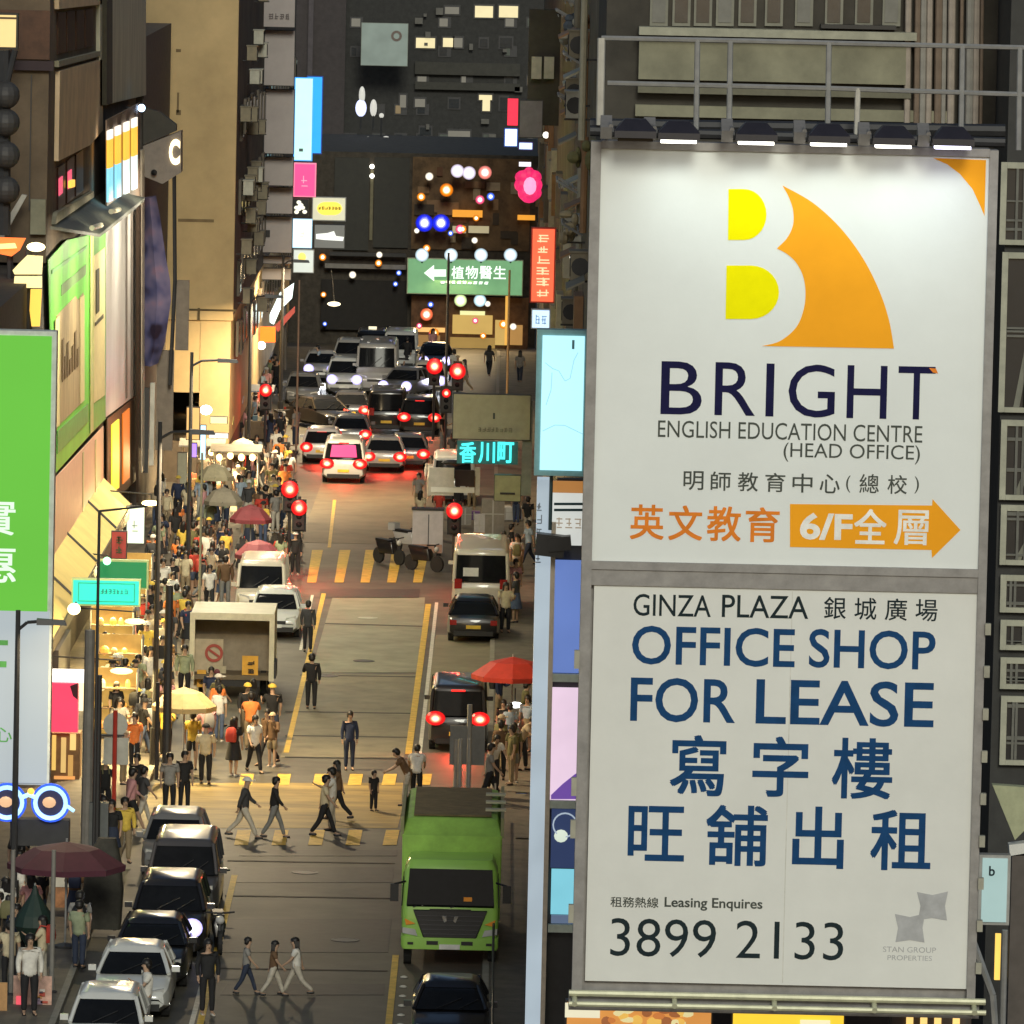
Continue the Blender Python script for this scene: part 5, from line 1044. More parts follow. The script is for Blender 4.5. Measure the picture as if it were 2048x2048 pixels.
for sx in (-1, 1):
    MB().prism([(sx * 1.165, .15, 1.5), (sx * 1.165, 1.2, 1.5), (sx * 1.14, 1.15, 2.2), (sx * 1.14, .25, 2.2)], (sx * .02, 0, 0)).build('side_window', glass, gt_)
    MB().loft([[(sx * .78, -.06, .80), (sx * 1.14, -.03, .86), (sx * 1.14, -.03, 1.0), (sx * .84, -.06, .96)], [(sx * .78, .02, .80), (sx * 1.16, .1, .86), (sx * 1.16, .1, 1.0), (sx * .84, .02, .96)]]).build('headlight', head_off, gt_)
    MB().prism([(sx * .84, -.035, 1.1), (sx * 1.1, -.03, 1.22), (sx * 1.06, -.03, 1.06)], (0, -.02, 0)).build('indicator', orange, gt_)
    MB().tube((sx * 1.1, .15, 2.1), (sx * 1.36, -.05, 2.05), .025).cbox((sx * 1.36, -.05, 1.85), .2, .1, .42).build('mirror', black, gt_)
    MB().cbox((sx * .42, -.075, .64), .28, .03, .09).build('fog_slot', black, gt_)
    MB().cbox((sx * .95, -.075, .62), .14, .03, .06).build('step_slot', black, gt_)
MB().loft([[(-.9, -.03, 1.44), (.9, -.03, 1.44), (.64, -.05, .76), (-.64, -.05, .76)], [(-.88, -.06, 1.42), (.88, -.06, 1.42), (.62, -.08, .78), (-.62, -.08, .78)]]).build('grille', mat('grille_black', (.015, .015, .018), .4), gt_)
b = MB()
for i in range(5): b.cbox((0, -.085, .86 + i * .11), 1.27 + i * .08, .02, .018)
b.build('grille_bar', mat('grille_grey', (.06, .06, .065), .4), gt_)
MB().prism([(-.2, -.085, 1.3), (-.1, -.085, 1.3), (-.08, -.085, 1.18), (-.14, -.085, 1.14)], (0, -.03, 0)).prism([(.2, -.085, 1.3), (.1, -.085, 1.3), (.08, -.085, 1.18), (.14, -.085, 1.14)], (0, -.03, 0)).build('badge', chrome, gt_)
MB().loft([rrect(-1.15, 1.15, -.07, .5, .1, .48), rrect(-1.18, 1.18, -.07, .6, .1, .55), rrect(-1.18, 1.18, -.055, .6, .1, .78)]).build('bumper', lime, gt_, True)
MB().cbox((0, -.09, .55), .5, .03, .12).build('plate', plate_w, gt_)
MB().cbox((0, -.05, 1.44), 1.0, .05, .05).build('wiper_cowl', black, gt_)
MB().path([(-.9, .0, 1.5), (-.45, .04, 1.72)], .02).path([(0, .0, 1.5), (.45, .04, 1.72)], .02).build('wiper', black, gt_)
MB().cbox((.42, .0, 1.66), .2, .03, .2).build('orange_tag', orange, gt_); MB().sphere((-.68, .0, 1.6), (.07, .02, .07), 8, 6).build('sticker', white, gt_)
MB().loft([rrect(-1.14, 1.14, 1.86, 1.9, .02, .95), rrect(-1.2, 1.2, 1.86, 8.2, .05, .96), rrect(-1.22, 1.22, 1.86, 8.2, .05, 3.0), rrect(-1.1, 1.1, 2.3, 8.2, .08, 3.35), rrect(-1.0, 1.0, 2.4, 8.15, .08, 3.38)]).build('cargo_box', mat('tarp_green', (.33, .58, .10), .6, var=.35, scale=.8), gt_, True)
MB().cbox((0, 5.2, 3.42), 1.9, 5.4, .04).build('roof_panel', mat('dusty_roof', (.16, .12, .055), .8, var=.3), gt_)
b = MB()
for sx in (-1, 1):
    b.box(*sorted((sx * 1.18, sx * 1.26)), 1.9, 8.2, 2.95, 3.45); 
b.build('side_rail', mat('rail_olive', (.26, .26, .12), .6), gt_)
b = MB()
for i in range(3): b.cbox((1.05, 3.4 + i * 1.5, 3.47), .5, .3, .05)
b.build('roof_hatch', mat('pale_hatch', (.5, .48, .32), .5), gt_)
MB().box(-.95, .95, .3, 8.1, .45, .9).build('chassis', black, gt_)
wheels(gt_, 8, 1.14, .42, .75, 6.5, steel)

# white box truck with open tail
g = G(462, 1398); bt = thing('box_truck', 'white box truck with open empty rear holding boards and yellow panels', 'truck', (g.x, g.y, 0))
hw = 1.31; zt = 2.6; y1 = 3.6
shell = mat('truck_white', (.58, .55, .42), .5, var=.1)
MB().box(-hw, hw, 0, y1, zt, zt + .12).build('roof', shell, bt); MB().box(-hw, -hw + .1, .003, y1, .75, zt - .003).build('side_wall', shell, bt); MB().box(hw - .1, hw, .003, y1, .75, zt - .003).build('side_wall', shell, bt)
MB().box(-hw + .102, hw - .102, 1.5, 1.6, .75, zt - .003).build('added_partition', mat('added_partition_tan', (.27, .23, .17), .8), bt); MB().box(-hw, hw, -.05, y1, .62, .745).build('deck', mat('deck_brown', (.14, .11, .07), .8), bt)  # inner wall is an added partition, set near the tail to catch light
fr = MB(); 
for sx in (-1, 1): fr.box(*sorted((sx * (hw - .13), sx * (hw + .03))), -.08, -.003, .6, zt + .14)
fr.box(-hw + .13, hw - .13, -.08, -.003, zt - .08, zt + .14); fr.build('rear_frame', mat('truck_frame', (.62, .58, .42), .45), bt)
MB().loft([rrect(-1.0, 1.0, y1 + .1, y1 + 1.7, .15, .55), rrect(-1.02, 1.02, y1 + .1, y1 + 1.8, .2, 1.4), rrect(-.9, .9, y1 + .15, y1 + 1.5, .2, 2.2)]).build('cab', shell, bt, True)
MB().box(-.9, .9, 0, y1 + 1.5, .4, .61).build('chassis', black, bt); wheels(bt, 6, 1.1, .4, y1 + .9, 1.2, steel)
MB().cbox((hw + .05, 1.0, .9), .08, 1.5, .5).build('side_guard', darkst, bt)
# cargo: things of their own
def board(px, Y, m, name, label, cat, dep=.06):
    X0, X1, Z0, Z1 = rect(px, Y); L = Vector(((X0 + X1) / 2, Y, Z0)); t = thing(name, label, cat, L); MB(L).box(X0, X1, Y, Y + dep, Z0, Z1).build('board', m, t); return t, L
ty = g.y
t, L = board((388, 1278, 446, 1372), ty + 1.0, mat('pale_board', (.46, .39, .27), .6), 'sign_board', 'tall pale board leaning inside the open truck with a no parking ring', 'board')
MB(L).lathe(onY(428, 1306, ty + .97), [(.2, -.02), (.29, -.02), (.29, .02), (.2, .02)], 20, 'Y', ring=True).cbox(onY(428, 1306, ty + .96), .44, .03, .07, ry=.6).build('red_ring', mat('ring_red', (.36, .06, .04), .5), t)
t, L = board((414, 1332, 452, 1374), ty + .6, mat('pale_board2', (.42, .38, .26), .6), 'sign_board', 'lower pale board with a dark red dot standing inside the open truck', 'board')
MB(L).sphere(onY(434, 1345, ty + .57), (.1, .02, .12), 10, 6).build('dot', mat('dot_dark', (.15, .02, .03), .5), t)
t, L = board((484, 1312, 516, 1372), ty + .3, mat('amber_board', (.72, .38, .04), .5), 'sign_board', 'yellow board with three dark marks standing in the open truck tail', 'board')
for y in (1320, 1337, 1354): strokes(t, L, (493, y, 510, y + 12), ty + .27, mat('board_ink', (.05, .03, .01), .6), 1, 1, y, .25)
t, L = board((394, 1340, 412, 1374), ty + .3, mat('amber_board', (.72, .38, .04), .5), 'sign_board', 'slim yellow board with dark zigzag at the left of the open truck tail', 'board')
strokes(t, L, (397, 1346, 409, 1370), ty + .27, mat('board_ink', (.05, .03, .01), .6), 1, 2, 4, .22)

# ------------------------------------------------------------------ parasols, stalls, boards on the pavements
def parasol(px, py, r, h, m, label, tilt=0.0, base=True):
    p = G(px, py, .13); t = thing('parasol', label, 'parasol', p)
    n = 8; b = MB(); rim = [(r * math.cos(2 * math.pi * i / n), r * math.sin(2 * math.pi * i / n), h - .55) for i in range(n)]
    mid = [(x * .55, y * .55, h - .16) for x, y, z in rim]
    v = [(0, 0, h)] + mid + rim + [(x * .99, y * .99, z - .14) for x, y, z in rim]
    f = [(0, 1 + i, 1 + (i + 1) % n) for i in range(n)] + [(1 + i, 1 + n + i, 1 + n + (i + 1) % n, 1 + (i + 1) % n) for i in range(n)] + [(1 + n + i, 1 + 2 * n + i, 1 + 2 * n + (i + 1) % n, 1 + n + (i + 1) % n) for i in range(n)]
    b.add(v, f); b.build('canopy', m, t)
    b = MB(); b.tube((0, 0, 0), (0, 0, h + .08), .025)
    b.build('pole', steel, t)
    b = MB()
    for x, y, z in rim: b.tube((0, 0, h - .1), (x, y, z), .012, n=5)
    b.build('rib', darkst, t)
    MB().lathe((0, 0, 0), [(.28, 0), (.28, .06), (.06, .12)], 12).build('base', darkst, t)
    return t
parasol(1022, 1495, 1.25, 2.75, mat('parasol_red', (.42, .035, .02), .6), 'big red parasol over the stall on the right pavement')
parasol(130, 1895, 1.45, 2.6, mat('parasol_maroon', (.075, .016, .03), .7), 'dark maroon parasol over the menu stall at the lower left')
parasol(366, 1545, .95, 2.5, mat('parasol_tan', (.55, .42, .2), .7), 'tan parasol at the crossing corner left of the open truck')
parasol(484, 985, .7, 2.3, mat('parasol_cream', (.7, .62, .4), .7), 'cream parasol among the bulbs far up the left pavement')
parasol(430, 1035, .7, 2.2, mat('parasol_sand', (.6, .52, .32), .7), 'sand coloured parasol between the lit stalls')
parasol(500, 1125, .8, 2.2, mat('parasol_dull', (.22, .05, .06), .7), 'dull red parasol in the thick of the left crowd')
parasol(445, 1090, .75, 2.25, mat('parasol_grey', (.3, .27, .2), .7), 'greyish parasol in the left crowd below the lit stalls')
parasol(515, 1195, .85, 2.1, mat('parasol_rose', (.25, .06, .08), .7), 'faded rose parasol just behind the cream van')
def stall(px, py, w, label, m, bulbs, seed, h=2.3):
    p = G(px, py, .13); t = thing('market_stall', label, 'stall', p); r = random.Random(seed)
    MB().box(-w, w, 0, .9, .05, .85).build('counter', mat('stall_wood', (.2, .13, .07), .7), t)
    b = MB()
    for x in (-w, w):
        for y in (0, .9): b.tube((x, y, 0), (x, y, h), .03)
    b.build('frame', steel, t)
    MB().prism([(-w - .15, -.3, h - .1), (w + .15, -.3, h - .1), (w + .15, 1.1, h + .1), (-w - .15, 1.1, h + .1)], (0, 0, .05)).build('roof', m, t)
    gm = [mat('goods_%d' % k, c, .6) for k, c in enumerate(((.5, .3, .1), (.4, .08, .05), (.6, .5, .3), (.12, .2, .25)))]
    for i in range(8): MB().cbox((r.uniform(-w * .85, w * .85), r.uniform(.15, .75), .95), .22, .2, r.uniform(.12, .3)).build('goods', gm[i % 4], t)
    for i in range(bulbs): MB().sphere((-w + 2 * w * (i + .5) / bulbs, -.1, h - .3 + r.uniform(-.08, .08)), (.13, .13, .15), 10, 6).build('bulb', emat('stall_bulb', (1, .72, .25), 4), t)
    if bulbs: arealight('stall_light', t, (0, -.2, h - .35), (0, -.8, 0), 1.2, 110 * bulbs, (1, .72, .34))
    return t
stall(402, 1000, .8, 'market stall with a row of warm bulbs nearest the tan tower pier', mat('roof_white', (.5, .48, .42), .6), 2, 1)
stall(470, 1012, .9, 'market stall hung with bright yellow bulbs in the middle of the lit group', mat('roof_tan', (.4, .34, .24), .6), 4, 2)
stall(437, 905, .9, 'market stall with pale roof behind the yellow bulbs', mat('roof_grey', (.3, .3, .32), .6), 1, 3)
stall(500, 880, .9, 'grey tarpaulin stall far up the left pavement', mat('roof_blue', (.22, .25, .33), .6), 0, 4)
stall(420, 950, .8, 'market stall with yellow top beside the amber lit column', mat('roof_yellow', (.62, .55, .2), .6), 1, 5)
t, L, q = lightbox('lit_column', 'amber lit upright panel at the foot of the tan tower', 'sign', (372, 814, 400, 880), 300, .3, emat('amber_col', (.85, .48, .16), .95), darkst, .03)
t, L, q = lightbox('lit_column', 'pale striped upright panel below the amber lit one', 'sign', (354, 905, 374, 1000), 300, .3, mat('pale_col', (.42, .4, .28), .6), darkst, .02)
t, L, q = lightbox('shop_sign', 'violet white glowing sign edge left of the stalls', 'sign', (377, 886, 394, 915), 302, .3, emat('violet', (.45, .25, 1), 1.2), darkst, .02)
t, L, q = lightbox('shop_sign', 'blue white glowing upright strip beside the stalls', 'sign', (400, 850, 412, 920), 303, .3, emat('bluestrip', (.5, .8, 1), 1.4), darkst, .02)
t, L, q = lightbox('shop_sign', 'white strip light box over the stall with dark window', 'sign', (417, 866, 457, 877), 303, .3, emat('whitestrip', (1, .95, .9), 1.3), darkst, .02)
t, L, q = lightbox('shop_sign', 'yellow topped lightbox over the stalls at the tan tower foot', 'sign', (420, 833, 455, 848), 303, .3, emat('ytop', (.95, .88, .4), 1.1), darkst, .02)
p = onY(412, 820, 303); tag(MB(p).sphere(p, (.25, .2, .2), 10, 6).stem(p, p + Vector((-.6, .6, .1)), .04).build('lamp', emat('violet_lamp', (.8, .78, 1), 6)), 'dazzling violet white lamp above the stalls at the tan tower foot', 'lamp').location = p
for i, (x, y, c) in enumerate(((487, 697, (.12, .25, 1)), (487, 722, (.12, .25, 1)))): flood(x, y, c, 4, .24, ['upper', 'lower'][i] + ' of two small round blue lights beside the red neon', pole=30, Y=352)
t = thing('neon_sign', 'red neon upright beside an orange square box up the left pavement', 'sign', onY(512, 715, 352)); L = onY(512, 715, 352)
flat(t, L, [(497, 672), (512, 668), (516, 708), (500, 714)], 352, emat('neon_red', (1, .05, .04), 1.6), 'red_stroke', .1); panel(t, L, (508, 620, 517, 705), 352.2, emat('violet_tube', (.6, .55, 1), 1.1), 'violet_tube', .08)
panel(t, L, (520, 653, 551, 684), 352, emat('orange_box', (1, .17, .01), 1.1), 'orange_box', .2); MB(L).tube(onY(512, 700, 352.4), onY(512, 790, 352.4), .06).build('post', darkst, t)
MB(L).sphere(onY(523, 691, 351.8), .2, 8, 6).build('white_bulb', emat('bulb_white', (1, .95, .8), 3), t)
t = thing('shop_sign', 'slanting row of dazzling white shop lights under the white signboards', 'sign', onY(565, 640, 356)); L = onY(565, 640, 356)
flat(t, L, [(540, 628), (560, 585), (588, 566), (584, 596), (560, 620), (548, 648), (540, 644)], 356, emat('cool_white', (.8, .98, .95), 1.8), 'light_row', .3)
flat(t, L, [(548, 652), (590, 612), (590, 624), (556, 664)], 355.9, mat('red_awn', (.35, .05, .05), .6), 'red_edge', .2); MB(L).tube(onY(570, 610, 356.5), onY(570, 740, 356.5), .08).build('post', darkst, t)
t, L, q = lightbox('shop_sign', 'pale blue lightbox low beside the red traffic light far up the left', 'sign', (478, 735, 500, 784), 345, .3, emat('lowblue', (.45, .55, .75), .9), darkst, .02)
p = onY(668, 608, 398); tag(MB(p).sphere(p, (.35, .25, .12), 10, 6).stem(p, p + Vector((-.2, .3, 1.8)), .04).build('lamp', emat('cream_lamp', (1, .85, .55), 3)), 'flat cream lamp hanging below the dark shutters at the street end', 'lamp').location = p
# right pavement clutter
p = G(856, 1112, 0); t = thing('cabinet', 'pale lavender two door cabinet at the right kerb before the red signal', 'cabinet', p)
MB().box(-.62, .55, 0, .7, .12, 1.75).build('body', mat('lavender_white', (.45, .42, .43), .5, var=.12), t); MB().box(-.02, .01, -.02, -.003, .3, 1.6).build('door_gap', darkst, t)
MB().box(-.6, .53, -.02, -.004, .12, .45).build('kick_panel', mat('rust_tint', (.34, .2, .15), .6), t); MB().box(-.66, .59, -.04, .74, 1.752, 1.82).build('lid', black, t)
for x in (-.5, .4): MB().tube((x, .1, 0), (x, .6, 0.0), .1).build('wheel', rubber, t)
t = thing('delivery_stall', 'white framed delivery counter with dark opening above the cabinet', 'stall', onY(930, 985, 268)); L = onY(930, 985, 268)
panel(t, L, (858, 935, 908, 990), 268, mat('cream_counter', (.5, .47, .42), .5), 'panel', .2); panel(t, L, (951, 935, 960, 990), 268, mat('cream_counter', (.5, .47, .42), .5), 'panel', .2); panel(t, L, (910, 940, 949, 972), 268.3, mat('dark_hatch', (.03, .015, .015), .6), 'opening', .1); panel(t, L, (862, 974, 949, 984), 268, white, 'counter_edge', .25)
MB(L).sphere(onY(908, 925, 267.8), (.46, .2, .1), 12, 6).build('dark_shade', black, t)
for i, (x, y, w, h, m, s) in enumerate(((985, 1075, .9, 1.5, mat('carton', (.30, .27, .22), .8), 'large grey brown carton stack by the right pavement'), (958, 1085, .42, 1.1, mat('carton_white', (.5, .48, .46), .7), 'white carton with orange base on the right pavement'), (1010, 1040, 1.4, .5, white, 'long white crate lid with a blue patch on the right pavement'), (930, 1050, .5, .7, mat('cloth_grey', (.32, .3, .26), .8), 'pale bundle beside the red signal'), (948, 1040, .45, .35, mat('violet_box', (.2, .1, .28), .6), 'violet box among the cartons on the right pavement'))):
    p = G(x, y, .13); t = thing('carton', s, 'box', p); 
    MB().box(-w / 2, w / 2, 0, w * .7, 0, h).build('box', m, t); MB().box(-.03, .03, -.015, -.003, 0.02, h - .02).box(-w / 2 + .01, w / 2 - .01, -.012, -.002, h * .6, h * .63).build('tape', offwhite, t)
    if i == 2: MB().cbox((.5, -.01, .25), .3, .03, .45).build('blue_patch', mat('blue_patch', (.05, .08, .4), .6), t)
    if i == 1: MB().cbox((0, -.02, .2), .43, .03, .38).build('orange_base', mat('orange_base', (.5, .17, .04), .6), t)
t, L, q = lightbox('banner_stand', 'blue upright banner with white swoosh beside the green truck', 'banner', (1030, 1585, 1054, 1690), 213, .05, mat('banner_blue', (.03, .12, .42), .5), darkst, .02)
panel(t, L, (1032, 1638, 1052, 1688), 212.94, mat('banner_blue_light', (.08, .25, .6), .5), 'lower_part', .02)
MB(L).path([onY(1046, 1595, 212.9), onY(1040, 1605, 212.9), onY(1042, 1622, 212.9), onY(1050, 1630, 212.9)], .05).build('swoosh', white, t)
t, L, q = lightbox('notice_box', 'small white notice on a grey post by the right kerb', 'notice', (1031, 1705, 1057, 1738), 203, .15, white, steel, .03)
panel(t, L, (1043, 1706, 1046, 1722), 202.94, black, 'mark'); MB(L).box(L.x - .18, L.x + .2, 203.02, 203.3, .13, L.z).build('post', mat('post_grey', (.16, .16, .15), .6), t)
t = thing('railing', 'dark kerb railing beside the green truck on the right pavement', 'railing', (.2, 185, .13)); b = MB()
for z in (.5, 1.0): b.tube((0, -25, z), (0, 22, z), .03)
b.build('rail', darkst, t); b = MB()
for i in range(20): b.tube((0, -25 + i * 2.47, 0), (0, -25 + i * 2.47, 1.0), .025)
b.build('post', darkst, t)
p = G(1035, 1500, .13); t = thing('stall_table', 'lit stall table under the red parasol', 'table', p)
MB().box(-.7, .6, -.3, .5, .7, .76).build('top', offwhite, t); b = MB()
for x in (-.65, .55):
    for y in (-.25, .45): b.tube((x, y, 0), (x, y, .7), .025)
b.build('leg', steel, t)
p = onY(1030, 1410, G(1035, 1498).y); tag(MB(p).sphere(p, (.24, .12, .09), 10, 6).stem(p, p + Vector((0, .1, .5)), .02).build('lamp', emat('white_glow2', (1, 1, .95), 5)), 'white lamp under the edge of the red parasol', 'lamp').location = p
gr = random.Random(31)  # racks with self-glowing goods, added for a golden glow behind the crowd
for i, (x, y, lb_) in enumerate(((226, 1478, 'added glowing golden goods rack nearest the crossing behind the road signs'), (238, 1405, 'added glowing golden goods rack beside the tan parasol crowd'), (222, 1345, 'added glowing golden goods rack under the flat yellow lamp'), (250, 1285, 'added glowing golden goods rack left of the open truck'), (262, 1228, 'added glowing golden goods rack just below the turquoise signboard'))):
    p = G(x, y, .13); t = thing('goods_rack', lb_, 'rack', p); b = MB()  # added rack with its frame and goods, stands in for the golden glow
    for xx in (-.7, .7):
        for yy in (0, .5): b.tube((xx, yy, 0), (xx, yy, 2.1), .03)
    b.build('frame', steel, t); MB().box(-.72, .72, .5, .55, .1, 2.1).build('back', emat('rack_glow_back', (.62, .36, .08), .6, var=.5, scale=3), t)
    for k in range(3): MB().box(-.7, .7, .0, .5, .3 + k * .6, .34 + k * .6).build('shelf', mat('stall_wood', (.2, .13, .07), .7), t)
    for k in range(14): MB().sphere((gr.uniform(-.6, .6), gr.uniform(.0, .3), .42 + (k % 3) * .6), (gr.uniform(.08, .16), .1, gr.uniform(.08, .2)), 8, 5).build('goods', emat('rack_glow_goods_%d' % (k % 4), [(1, .62, .12), (.9, .75, .35), (.85, .35, .06), (.45, .28, .08)][k % 4], .9, light=False), t)
    arealight('rack_fill', t, (0, -.1, 2.1), (0, -1.2, .6), 1.2, 110, (1, .74, .3))
# menu boards at lower left
t, L = board((26, 1952, 103, 2070), 172, mat('menu_print', (.58, .36, .28), .55, var=.5, scale=3), 'menu_board', 'pink and cream food menu board at the lower left corner', 'board')
for i in range(12):
    x, y = RND.uniform(34, 90), RND.uniform(1962, 2040); panel(t, L, (x, y, x + RND.uniform(6, 18), y + RND.uniform(4, 14)), 171.98, [mat('menu_red', (.5, .08, .05), .6), mat('menu_violet', (.25, .18, .25), .6), mat('menu_white', (.75, .68, .6), .6), mat('menu_orange', (.6, .28, .1), .6)][i % 4], 'dish_picture', .02)
panel(t, L, (32, 1992, 44, 2040), 171.97, emat('menu_pink', (.9, .1, .14), .7), 'pink_glow', .02)
t, L = board((-20, 1965, 14, 2070), 171, mat('menu_tan', (.45, .25, .1), .6, var=.3), 'menu_board', 'orange tan board cut off by the left edge at the bottom', 'board')
t, L, q = lightbox('menu_board', 'small white header board with orange picture under the maroon parasol', 'board', (106, 1754, 154, 1832), 188, .1, mat('menu_pic', (.35, .16, .07), .6, var=.5, scale=4), offwhite, .05)
panel(t, L, (104, 1754, 155, 1774), 187.95, offwhite, 'header'); MB(L).tube((L.x, 188.05, .13), L, .05).build('stand', darkst, t)
p = G(58, 1965, .13); t = thing('umbrella', 'dark green closed umbrella canopy beside the white shirted person', 'umbrella', p); 
MB().lathe((0.1, .1, 0), [(.03, .6), (.5, 1.35), (.42, 1.6), (.1, 2.1), (.03, 2.3)], 12).build('canopy', mat('green_black', (.012, .03, .022), .6), t); MB().tube((.1, .1, 0), (.1, .1, 2.35), .025).build('pole', steel, t)
p = G(205, 1860, .13); t = thing('covered_rack', 'tall dark cloth covered rack beside the left row of cars', 'rack', p)
MB().loft([rrect(-.45, .45, -.3, .3, .1, .05), rrect(-.5, .5, -.3, .3, .12, 1.0), rrect(-.42, .42, -.28, .28, .15, 1.8), rrect(-.15, .3, -.15, .15, .1, 2.3)]).build('cover', mat('cover_dark', (.035, .033, .025), .8, var=.4), t, True)
for x in (-.3, .3): MB().tube((x, 0, 0), (x, 0, .06), .05).build('foot', darkst, t)
for x, y, s in ((103, 1985, 'right pale post of the menu stall under the maroon parasol'), (22, 1990, 'left grey post of the menu stall under the maroon parasol')): pole(x, y, 1700, .06, s, mat('stall_post', (.2, .19, .17), .6))

# ------------------------------------------------------------------ people
def skin(name, chains, root, m, sub=1):
    vs = []; es = []; rs = []; idx = {}
    for ch in chains:
        prev = None
        for p, r in ch:
            k = (round(p[0], 4), round(p[1], 4), round(p[2], 4))
            if k not in idx: idx[k] = len(vs); vs.append(tuple(p)); rs.append(r)
            e = (prev, idx[k])
            if prev is not None and prev != idx[k] and e not in es and e[::-1] not in es: es.append(e)
            prev = idx[k]
    me = bpy.data.meshes.new('tmp'); me.from_pydata(vs, es, []); o = bpy.data.objects.new('tmp', me); C.objects.link(o)
    o.modifiers.new('s', 'SKIN')
    sk = me.skin_vertices[0].data
    for i, r in enumerate(rs): sk[i].radius = r if isinstance(r, tuple) else (r, r)
    k = (round(root[0], 4), round(root[1], 4), round(root[2], 4)); sk[idx[k]].use_root = True
    o.modifiers.new('b', 'SUBSURF').levels = sub; o.modifiers['b'].render_levels = sub
    out = bpy.data.meshes.new_from_object(o.evaluated_get(bpy.context.evaluated_depsgraph_get()))
    out.name = name; out.materials.clear(); out.materials.append(m); out.polygons.foreach_set('use_smooth', [True] * len(out.polygons))
    bpy.data.objects.remove(o); bpy.data.meshes.remove(me); return out
POSES = {  # hipL, kneeL, hipR, kneeR, shL, elL, shR, elR, lean
    'stand': (.04, .03, -.04, .03, .05, .15, -.02, .2, 0), 'walk': (.42, .12, -.32, .28, -.35, .2, .38, .35, .05), 'stride': (-.38, .4, .45, .08, .4, .45, -.4, .15, .08),
    'phone': (.05, .05, -.06, .04, .55, 1.5, .1, .2, .02), 'reach': (.1, .1, -.15, .1, 1.0, .5, .9, .6, .12), 'bend': (.25, .2, .0, .15, .7, .4, .6, .5, .55)}
skm = mat('skin_tone', (.42, .27, .18), .6, var=.08)
dummy = mat('cloth', (.5, .5, .5), .8)
PM = {}
def joints(pose):
    hl, kl, hr, kr, sl, el, sr, er, ln = POSES[pose]; J = {}
    def rot(p, a, c=(0, 0, .92)):
        y, z = p[1] - c[1], p[2] - c[2]; return (p[0], c[1] + y * math.cos(a) - z * math.sin(a), c[2] + y * math.sin(a) + z * math.cos(a))
    for n, p in (('spine', (0, .01, 1.12)), ('chest', (0, .015, 1.30)), ('neck', (0, .01, 1.45)), ('jaw', (0, -.015, 1.53)), ('head', (0, -.005, 1.62)), ('crown', (0, .0, 1.69)), ('nose', (0, -.12, 1.59))): J[n] = rot(p, ln)
    J['pelvis'] = (0, 0, .94)
    for s, a, k, nm in ((1, hl, kl, 'L'), (-1, hr, kr, 'R')):
        h = (s * .095, 0, .89); J['hip' + nm] = h; kn = (s * .10, h[1] - .42 * math.sin(a), h[2] - .42 * math.cos(a)); b = a - k
        an = (s * .10, kn[1] - .40 * math.sin(b), kn[2] - .40 * math.cos(b)); J['knee' + nm] = kn; J['ankle' + nm] = an; J['toe' + nm] = (s * .115, an[1] - .17, an[2] - .045); J['heel' + nm] = (s * .10, an[1] + .05, an[2] - .04)
    for s, a, e, nm in ((1, sl, el, 'L'), (-1, sr, er, 'R')):
        sh = rot((s * .185, .015, 1.39), ln); J['sh' + nm] = sh; a2 = a - 0
        eb = (sh[0] + s * .05, sh[1] - .27 * math.sin(a2), sh[2] - .27 * math.cos(a2)); f = a2 + e
        w = (eb[0] - s * .01, eb[1] - .24 * math.sin(f), eb[2] - .24 * math.cos(f)); J['el' + nm] = eb; J['wr' + nm] = w; J['dir' + nm] = (0, -math.sin(f), -math.cos(f))
    dz = .065 - min(J['ankleL'][2], J['ankleR'][2])
    for k in J:
        if not k.startswith('dir'): J[k] = (J[k][0], J[k][1], J[k][2] + dz)
    return J
def lerp(a, b, t): return tuple(a[i] + (b[i] - a[i]) * t for i in range(3))
def body_mesh(pose):
    J = joints(pose); ch = [[(J['pelvis'], (.15, .11)), (J['spine'], (.125, .10)), (J['chest'], (.15, .11)), (J['neck'], .052), (J['jaw'], (.062, .075)), (J['head'], (.078, .095)), (J['crown'], (.055, .07))], [(J['head'], (.078, .095)), (J['nose'], .014)]]
    for n, s in (('L', 1), ('R', -1)):
        ch.append([(J['pelvis'], (.15, .11)), (J['hip' + n], .085), (J['knee' + n], .058), (lerp(J['knee' + n], J['ankle' + n], .35), .056), (J['ankle' + n], .036), (J['toe' + n], .032)])
        w = J['wr' + n]; d = J['dir' + n]; pm = tuple(w[i] + d[i] * .07 for i in range(3))
        ch.append([(J['chest'], (.15, .11)), (J['sh' + n], .062), (J['el' + n], .042), (w, .026), (pm, (.038, .016))])
        for q, (off, ln) in enumerate(((-.028, .065), (-.009, .08), (.010, .076), (.028, .058))):
            a = (pm[0], pm[1] + off * (abs(d[2]) + .2), pm[2] + off * d[1]); b1 = (a[0] - s * .008, a[1] + d[1] * ln * .55, a[2] + d[2] * ln * .55); b2 = (a[0] - s * .024, a[1] + d[1] * ln, a[2] + d[2] * ln)
            ch.append([(pm, (.038, .016)), (b1, .009), (b2, .007)])
        tb = (w[0] - s * .02, w[1] - .035 + d[1] * .03, w[2] + d[2] * .03); ch.append([(w, .026), (tb, .011), (tuple(tb[i] + d[i] * .035 for i in range(3)), .008)])
    return skin('body', ch, J['pelvis'], skm)
